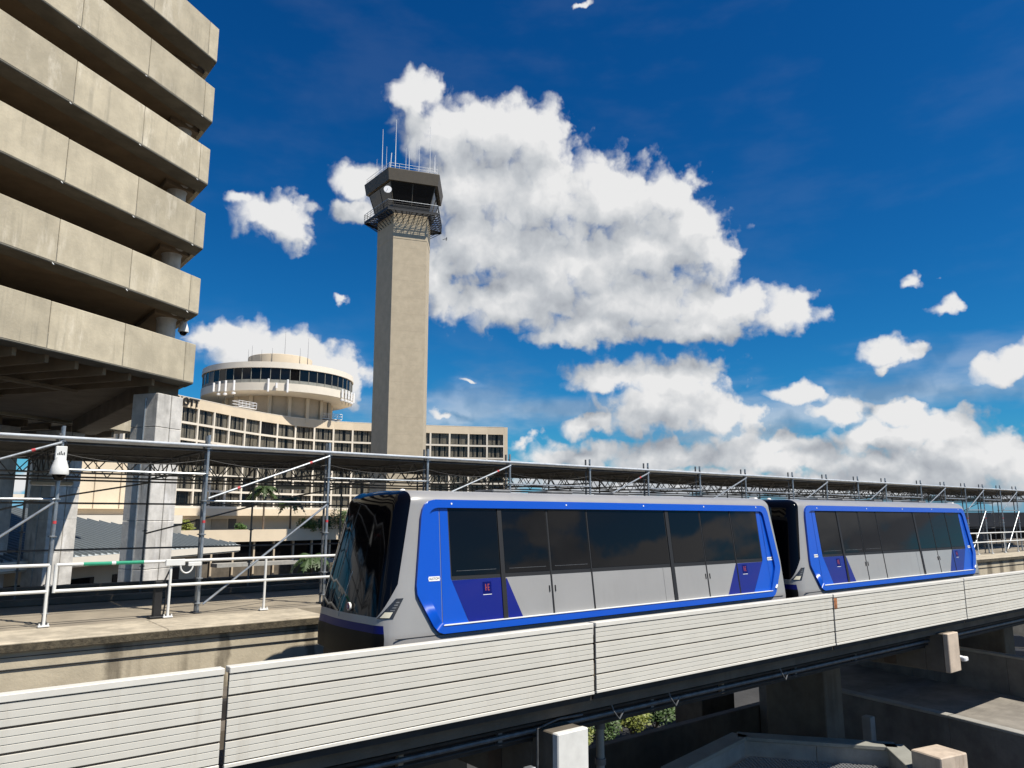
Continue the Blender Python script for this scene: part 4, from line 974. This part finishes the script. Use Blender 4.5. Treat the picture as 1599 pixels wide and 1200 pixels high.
for k in range(5):
    c0, c1 = penta(8.95)[k], penta(8.95)[(k + 1) % 5]; i0, i1 = penta(6.1)[k], penta(6.1)[(k + 1) % 5]
    m = MB()
    for f in range(15):                            # open grating: bars with light between
        a, b = i0.lerp(c0, f / 14), i1.lerp(c1, f / 14); m.tube((a.x, a.y, 52.78), (b.x, b.y, 52.78), .03, 4)
    for f in range(9):
        a, b = i0.lerp(i1, f / 8), c0.lerp(c1, f / 8); m.tube((a.x, a.y, 52.66), (b.x, b.y, 52.66), .08, 4)
    m.build('catwalk_grating', 'tower_dark', tw)
    MB().hexa([(c0.x, c0.y, 52.4), (c1.x, c1.y, 52.4), (c1.lerp(i1, .05).x, c1.lerp(i1, .05).y, 52.4), (c0.lerp(i0, .05).x, c0.lerp(i0, .05).y, 52.4), (c0.x, c0.y, 52.9), (c1.x, c1.y, 52.9), (c1.lerp(i1, .05).x, c1.lerp(i1, .05).y, 52.9), (c0.lerp(i0, .05).x, c0.lerp(i0, .05).y, 52.9)]).build('catwalk_edge', 'tower_dark', tw)
    for f in range(7):
        p = c0.lerp(c1, f / 7); MB().tube((p.x, p.y, 52.9), (p.x, p.y, 54.2), .04, 5).build('railing_post', 'tower_dark', tw)
        s_ = i0.lerp(i1, f / 7); sx_ = penta(6.08)[k].lerp(penta(6.08)[(k + 1) % 5], f / 7); MB().tube((p.x, p.y, 52.5), (sx_.x, sx_.y, 50.9), .06, 5).build('catwalk_bracket', 'tower_dark', tw)
    for zz, rr in ((53.35, .03), (53.78, .03), (54.2, .05)): MB().tube((c0.x, c0.y, zz), (c1.x, c1.y, zz), rr, 5).build('railing_bar', 'galvanised' if zz > 54 else 'tower_dark', tw)
    # cab glass leans outwards
    b0, b1 = penta(6.6)[k], penta(6.6)[(k + 1) % 5]; t0, t1 = penta(8.1)[k], penta(8.1)[(k + 1) % 5]
    for h in (0, 1):
        q = [b0.lerp(b1, h * .5 + .01), b0.lerp(b1, h * .5 + .49), t0.lerp(t1, h * .5 + .49), t0.lerp(t1, h * .5 + .01)]
        m = MB(); m.face([(q[0].x, q[0].y, 54.2), (q[1].x, q[1].y, 54.2), (q[2].x, q[2].y, 58.0), (q[3].x, q[3].y, 58.0)]); m.build('cab_pane', 'tower_glass', tw)
    for f in (0, .5):
        a, b = b0.lerp(b1, f), t0.lerp(t1, f); MB().tube((a.x, a.y, 54.15), (b.x, b.y, 58.05), .09, 5).build('cab_mullion', 'tower_brown', tw)
ploft([(6.5, 53.7), (6.62, 54.2)], 'cab_sill', 'tower_dark')
ploft([(5.2, 53.7), (5.6, 57.9)], 'cab_core', 'room_dark')
ploft([(8.15, 57.95), (8.75, 57.95), (9.2, 60.0), (9.1, 60.1)], 'roof_fascia', 'tower_brown')
pr = penta(8.7)
for k in range(5):
    a, b = pr[k], pr[(k + 1) % 5]
    for zz in (60.6, 61.1): MB().tube((a.x, a.y, zz), (b.x, b.y, zz), .035, 5).build('roof_rail', 'antenna_white', tw)
    for f in range(5): p = a.lerp(b, f / 5); MB().tube((p.x, p.y, 60), (p.x, p.y, 61.1), .03, 5).build('roof_rail_post', 'antenna_white', tw)
for (k, f, h, r_) in ((0, .98, 4.0, .06), (0, .10, 9.6, .09), (0, .33, 4.5, .05), (0, .40, 4.0, .08), (0, .62, 6.6, .05), (0, .86, 9.4, .07), (0, .96, 3.6, .08), (4, .6, 9.0, .08), (4, .35, 4.0, .05), (4, .8, 5.0, .05), (1, .3, 3.2, .05)):
    p = pr[k].lerp(pr[(k + 1) % 5], f); p = p.lerp(TC, .06)
    MB().tube((p.x, p.y, 60.05), (p.x, p.y, 60 + h), r_, 6, r_ * .4).build('roof_antenna', 'antenna_white', tw)
p = pr[0]; MB().tube((p.x + .4, p.y + .4, 60.1), (p.x + .55, p.y + .35, 63.2), .07, 5).build('antenna_strut', 'antenna_white', tw)
def dish(c, d, r_, lb):
    t = thing('dish_antenna', lb, 'antenna', tuple(c)); d = Vector(d).normalized(); u = d.orthogonal().normalized(); v = d.cross(u); mb = MB()
    prof = [(r_ * k / 6, r_ * .35 * (k / 6) ** 2) for k in range(1, 7)]
    mb.loft([[Vector(c) + d * h + (u * math.cos(2 * math.pi * i / 20) + v * math.sin(2 * math.pi * i / 20)) * rr for i in range(20)] for rr, h in prof], True); mb.build('reflector', 'antenna_white', t, True)
    MB().tube(Vector(c) - d * .05, Vector(c) - d * .6 - Vector((0, 0, .3)), .06, 6).build('mount', 'galvanised_dull', t)
    MB().tube(Vector(c) + d * .1, Vector(c) + d * r_ * .8, .03, 5).build('feed', 'galvanised_dull', t)
c0 = penta(9.2)[0]; dish((c0.x - .1, c0.y - .2, 55.7), (-.45, -.85, .1), .68, 'white dish antenna at the left corner of the tower catwalk')
c1 = penta(9.6)[2]; dish((c1.x + .3, c1.y - .2, 51.6), (1, -.3, -.05), .42, 'small white horn antenna on the right of the tower catwalk')

# ------------------------------------------------------------------ planting
def leaf_cloud(m, c, rad, n, size, lo=-1.):
    for _ in range(n):
        while True:
            p = Vector((random.uniform(-1, 1), random.uniform(-1, 1), random.uniform(lo, 1)))
            if .35 < p.length < 1: break
        q = Vector(c) + Vector((p.x * rad[0], p.y * rad[1], p.z * rad[2])) * random.uniform(.8, 1.08)
        d = Vector((random.gauss(0, 1), random.gauss(0, 1), random.gauss(0, .7))).normalized(); u = d.orthogonal().normalized(); l = size * random.uniform(.6, 1.4)
        m.face([q, q + d * l * .5 + u * l * .25, q + d * l, q + d * l * .5 - u * l * .25])
def palm(base, h, r_, nf, label, seed):
    random.seed(seed); t = thing('palm_tree', label, 'palm', base, 'palms in front of the hotel'); b = Vector(base)
    lean = Vector((random.uniform(-.3, .3), random.uniform(-.3, .3), 0))
    pts = [b + Vector((0, 0, h * k / 6)) + lean * (k / 6) ** 2 for k in range(7)]
    MB().path(pts, [.26, .2, .18, .17, .16, .16, .2], 8).build('trunk', 'bark', t, True)
    top = pts[-1]; m = MB()
    for k in range(nf):
        a = 2 * math.pi * k / nf * 2.4 + random.uniform(-.3, .3); e0 = random.uniform(-.2, 1.2); L = r_ * random.uniform(.85, 1.15); d = Vector((math.cos(a), math.sin(a), 0)); side = Vector((-d.y, d.x, 0))
        prev = top
        for j in range(1, 9):
            f = j / 8; p = top + d * L * f * math.cos(e0 * .6) + Vector((0, 0, L * (math.sin(e0) * f * .9 - .95 * f * f)))
            wl = L * .30 * math.sin(math.pi * min(1, f * .85 + .12))
            for s_ in (-1, 1):
                q = prev.lerp(p, .5); tip = q + side * s_ * wl + d * wl * .35 - Vector((0, 0, wl * random.uniform(.35, .9)))
                m.face([prev, p, tip])
                q2 = prev.lerp(p, .1); tip2 = q2 + side * s_ * wl * .95 + d * wl * .2 - Vector((0, 0, wl * random.uniform(.35, .9))); m.face([prev.lerp(p, -.2), prev.lerp(p, .3), tip2])
            prev = p
    m.build('crown', 'palm_green', t)
palm((50.2, 134.5, -3.4), 8.2, 3.3, 26, 'tall palm left of centre before the curved hotel windows', 3)
palm((54.6, 133.2, -3.4), 6.4, 2.8, 22, 'shorter palm right beside the tall palm before the hotel', 5)
palm((42.6, 95.5, GZ), 8.2, 3.0, 24, 'low palm in shade below the hotel terrace', 8)
palm((46.2, 94.0, GZ), 7.0, 2.6, 20, 'palm with dark crown just left of the train front', 11)
def shrub(c, rad, label, mt, n, size, group, name='shrub'):
    t = thing(name, label, 'shrub', (c[0], c[1], c[2] - rad[2]), group)
    m = MB()
    for k in range(5):
        o = Vector((random.uniform(-.45, .45) * rad[0], random.uniform(-.45, .45) * rad[1], random.uniform(-.3, .35) * rad[2]))
        leaf_cloud(m, Vector(c) + o, [x * .62 for x in rad], n // 5, size)
    m.build('foliage', mt, t)
    m = MB()
    for k in range(5): m.tube((c[0], c[1], c[2] - rad[2]), (c[0] + random.uniform(-.5, .5) * rad[0], c[1] + random.uniform(-.5, .5) * rad[1], c[2] + .2 * rad[2]), .05, 5, .02)
    m.build('stem', 'bark', t)
random.seed(21)
for c, rad, lb, mt in (((38.4, 138.0, -1.6), (1.3, 1.2, 1.4), 'small yellow green shrub right of the garage column', 'leaf_yellow'), ((57.5, 132.2, -1.7), (2.2, 1.5, 1.5), 'bright leafy shrub on the terrace, left of the larger bushes', 'leaf_yellow'),
                       ((60.8, 131.6, -1.2), (2.2, 1.6, 2.0), 'middle green bush on the hotel terrace', 'leaf_green'), ((64.5, 131.6, -.6), (2.6, 1.8, 2.6), 'largest green bush on the terrace beside the train front', 'leaf_green'), ((46.6, 135.6, -2.0), (1.0, 1, 1.0), 'low dark shrub under the tall palm', 'leaf_green')):
    shrub(c, rad, lb, mt, 900, .42, 'shrubs on the hotel terrace')
for k, (x, y, lb) in enumerate(((31.6, 34.0, 'first'), (34.0, 34.2, 'second'), (36.4, 34.0, 'third'), (38.8, 34.3, 'fourth'), (41.2, 34.4, 'fifth'))):
    shrub((x, y, -12.3), (1.6, 1.2, 1.2 - .05 * k), 'sunlit hedge bush under the guideway, %s from the left' % lb, 'leaf_yellow' if k % 2 == 0 else 'leaf_green', 1500, .2, 'hedge under the guideway', 'hedge_bush')
for k in range(4):
    shrub((35 + 2.6 * k, 38.5, -11.5), (1.7, 1.2, 2.1), 'taller green bush behind the hedge, %s from the left' % ('first', 'second', 'third', 'last')[k], 'leaf_green', 1300, .26, 'bushes behind the hedge', 'hedge_bush')

# ------------------------------------------------------------------ lower right: pit, block, ramp, parked cars
def wall_run(name, label, pts, z0, z1, th, cat, mats=('grey_concrete', 'grey_coping'), cop=.12, over=.08, panel=3.0):
    t = thing(name, label, cat, (pts[0][0], pts[0][1], z0))
    for a, b in zip(pts, pts[1:]):
        a = Vector(a); b = Vector(b); u = (b - a).normalized(); n_ = Vector((-u.y, u.x)); L = (b - a).length; k = max(1, round(L / panel))
        for i in range(k):
            p = a + u * (L * i / k + .006); MB().obox(p - n_ * th / 2, u * (L / k - .012), n_ * th, z0, z1 - cop).build('wall_panel', mats[0], t, bevel=.015)
        MB().obox(a - u * over - n_ * (th / 2 + over), u * (L + 2 * over), n_ * (th + 2 * over), z1 - cop + .002, z1).build('coping', mats[1], t, bevel=.015)
    return t
wall_run('pit_wall', 'grey concrete pit wall with wide coping at the bottom right', [(17.7, 15.1), (22.07, 15.92), (24.86, 12.28), (22.9, 10.5)], GZ, -7.0, .45, 'wall')
gr = thing('floor_grating', 'galvanised steel grating over the pit at the bottom edge', 'grating', (21.0, 13, -7.55))
gp = [Vector((17.9, 14.7)), Vector((21.95, 15.5)), Vector((24.4, 12.3)), Vector((22.0, 10.1)), Vector((17.5, 11.0))]
def clip(p0, d):                                     # line against the convex pit outline
    ts = []
    for a, b in zip(gp, gp[1:] + gp[:1]):
        e = b - a; den = d.x * e.y - d.y * e.x
        if abs(den) < 1e-6: continue
        w_ = a - p0; t_ = (w_.x * e.y - w_.y * e.x) / den; s_ = (w_.x * d.y - w_.y * d.x) / den
        if 0 <= s_ <= 1: ts.append(t_)
    return (min(ts), max(ts)) if len(ts) >= 2 else None
for nm, ang, stp, n_ in (('bearing_bar', 52, .11, 70), ('cross_bar', -38, .14, 66)):
    m = MB(); d = V2(ang); pn = V2(ang + 90); c_ = Vector((21, 12.8))
    for k in range(-n_ // 2, n_ // 2):
        r_ = clip(c_ + pn * stp * k, d)
        if r_: a = c_ + pn * stp * k + d * r_[0]; m.obox(a - pn * .012, d * (r_[1] - r_[0]), pn * .024, -7.61, -7.55 if nm == 'bearing_bar' else -7.555)
    o = m.build(nm, 'grating', gr); o['kind'] = 'stuff'
solo(MB().obox((22.8, 10.0), (1.12, -.24), (.22, .9), GZ, -6.5), 'concrete_block', 'stained_concrete', (23.4, 10.4, GZ), 'sunlit pale concrete block beside the pit wall at bottom right', 'block', bevel=.03)
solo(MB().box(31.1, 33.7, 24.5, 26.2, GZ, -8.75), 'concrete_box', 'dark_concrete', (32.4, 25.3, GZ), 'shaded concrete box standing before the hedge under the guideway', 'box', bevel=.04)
bx_ = solo(MB().obox((28.6, 14.9), (.34, 0), (0, .34), GZ, -7.3), 'concrete_bollard', 'grey_concrete', (28.8, 15.1, GZ), 'small sunlit concrete post by the ramp wall', 'post', bevel=.02)
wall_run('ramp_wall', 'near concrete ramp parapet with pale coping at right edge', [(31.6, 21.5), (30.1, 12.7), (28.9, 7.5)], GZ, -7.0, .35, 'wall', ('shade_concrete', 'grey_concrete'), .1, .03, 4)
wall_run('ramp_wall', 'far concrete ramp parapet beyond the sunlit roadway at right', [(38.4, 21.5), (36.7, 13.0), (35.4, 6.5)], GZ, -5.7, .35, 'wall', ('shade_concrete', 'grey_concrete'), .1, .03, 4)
struct(MB().prism([(29.1, 6), (36.4, 6), (39.4, 21.5), (31.8, 21.5)], GZ + .01, -7.3), 'ramp_road', 'road_concrete')
def car(x, y, rz, label):
    t = thing('parked_car', label, 'car', (x, y, GZ), 'dark cars parked under the guideway'); c, s_ = math.cos(rz), math.sin(rz)
    def W(p): return (x + p[0] * c - p[1] * s_, y + p[0] * s_ + p[1] * c, GZ + p[2])
    prof = [(-2.2, .35), (-2.25, .75), (-1.9, .9), (-1.2, 1.0), (-.6, 1.42), (.9, 1.45), (1.6, 1.02), (2.15, .95), (2.25, .6), (2.2, .35)]
    m = MB(); m.loft([[W((px_, yy * (1 - .12 * max(0, pz - .95)), pz)) for px_, pz in prof] for yy in (-.88, -.8, .8, .88)]); m.build('body', 'car_dark', t, True)
    for yy in (-.9, .9):
        for wx in (-1.4, 1.4):
            a, b = W((wx, yy - .08, .34)), W((wx, yy + .08, .34)); w_ = MB().tube(a, b, .33, 14).build('wheel', 'train_rubber', t, True)
            a, b = W((wx, yy - .09, .34)), W((wx, yy + .09, .34)); MB().tube(a, b, .2, 10).build('rim', 'galvanised', w_, True)
        m = MB(); m.face([W((px_, yy * .945 * (1 - .05 * max(0, pz - 1)) , pz)) for px_, pz in ((-1.05, 1.03), (-.55, 1.36), (.85, 1.38), (1.4, 1.05))]); m.build('side_window', 'train_black', t)
    for yy in (-.6, .6): a, b = W((2.2, yy, .75)), W((2.27, yy, .75)); MB().tube(a, b, .12, 8).build('headlight', 'plate_white', t)
car(81.5, 27.8, 2.2, 'dark parked car at the right edge under the guideway, nearer one')
car(91, 31.6, 2.2, 'dark parked car at the right edge under the guideway, farther one')
lamp_ = thing('floodlight', 'small white floodlight beside the stained far pier cap', 'lamp', (26.35, 10.7, -4.35))
MB().tube((26.2, 10.8, -4.3), (26.55, 10.7, -4.38), .05, 8).build('arm', 'antenna_white', lamp_, True); MB().box(26.5, 26.75, 10.6, 10.76, -4.5, -4.36).build('lamp_head', 'antenna_white', lamp_, bevel=.03)

# ------------------------------------------------------------------ far right terminal and apron things
tb = thing('terminal_building', 'long dark low terminal building behind the scaffold at right', 'building', (110, 45, GZ))
MB().obox((98, 62), (26, -36), (16, 11), GZ, -1.4).build('lower_wall', 'hangar_dark', tb); MB().obox((97.5, 61.8), (27, -37), (18, 12), -1.39, .45).build('roof_slab', 'hangar_dark', tb)
for k in range(14): p = Vector((98, 62)) + Vector((26, -36)) * (k + .15) / 14 - Vector((.08, .06)); MB().obox(p, (1.25, -1.73), (.03, .02), -3.6, -1.7).build('window', 'rotunda_glass', tb)
for k, (x, y, h, lb) in enumerate(((96, 46, 3.2, 'taller white service van parked before the dark terminal at right'), (100, 41, 2.4, 'lower white service van parked before the dark terminal at right'))):
    t = thing('service_van', lb, 'van', (x, y, -5.5), 'white vans by the terminal')
    MB().obox((x, y), (3.4, -2.6), (1.2, 1.6), -5.0, -5.0 + h * .75).build('body', 'antenna_white', t, bevel=.15); MB().obox((x + 3.45, y - 2.62), (1.0, -.8), (1.2, 1.6), -5.0, -5.0 + h * .5).build('cab', 'antenna_white', t, bevel=.15)
    for q in (.6, 3.6): MB().tube((x + q - .05, y - q * .77 - .05, -5.15), (x + q + .15, y - q * .77 + .2, -5.15), .38, 12).build('wheel', 'train_rubber', t)
struct(MB().obox((84, 58), (26, -36), (14, 9.5), GZ + .01, -5.5), 'apron_deck', 'deck_concrete')

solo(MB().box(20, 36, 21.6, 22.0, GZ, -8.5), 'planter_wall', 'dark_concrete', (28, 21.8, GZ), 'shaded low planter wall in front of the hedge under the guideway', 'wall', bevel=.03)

pr_ = thing('girder_pipes', 'bundle of dark service pipes slung under the near girder', 'pipes', (10, 11.1, -4.0))
for k, (z, r_) in enumerate(((-3.72, .03), (-3.84, .045), (-3.95, .02))): MB().tube((-8, 11.18 + .03 * k, z), (60, 11.18 + .03 * k, z), r_, 8).build('pipe', 'girder_steel' if k != 1 else 'galvanised_dull', pr_, True)
for k, x in enumerate((11.2, 12.9, 17.0)): MB().path([(x, 11.1, -3.45), (x + .05, 11.0, -3.75), (x + .2, 11.0, -3.92), (x + .42, 11.08, -3.8)], .016).build('loop_cable', 'galvanised_dull', pr_, True)
cb_ = thing('scaffold_cable', 'thin black cable sagging between the front scaffold posts', 'cable', (2.45, 18.36, 1.2))
for a, b in zip(SX[2:14], SX[3:15]): MB().path([(a + (b - a) * f / 8, SF + .03, 1.30 - .16 * 4 * (f / 8) * (1 - f / 8)) for f in range(9)], .008, 5).build('span', 'black_steel', cb_, True)
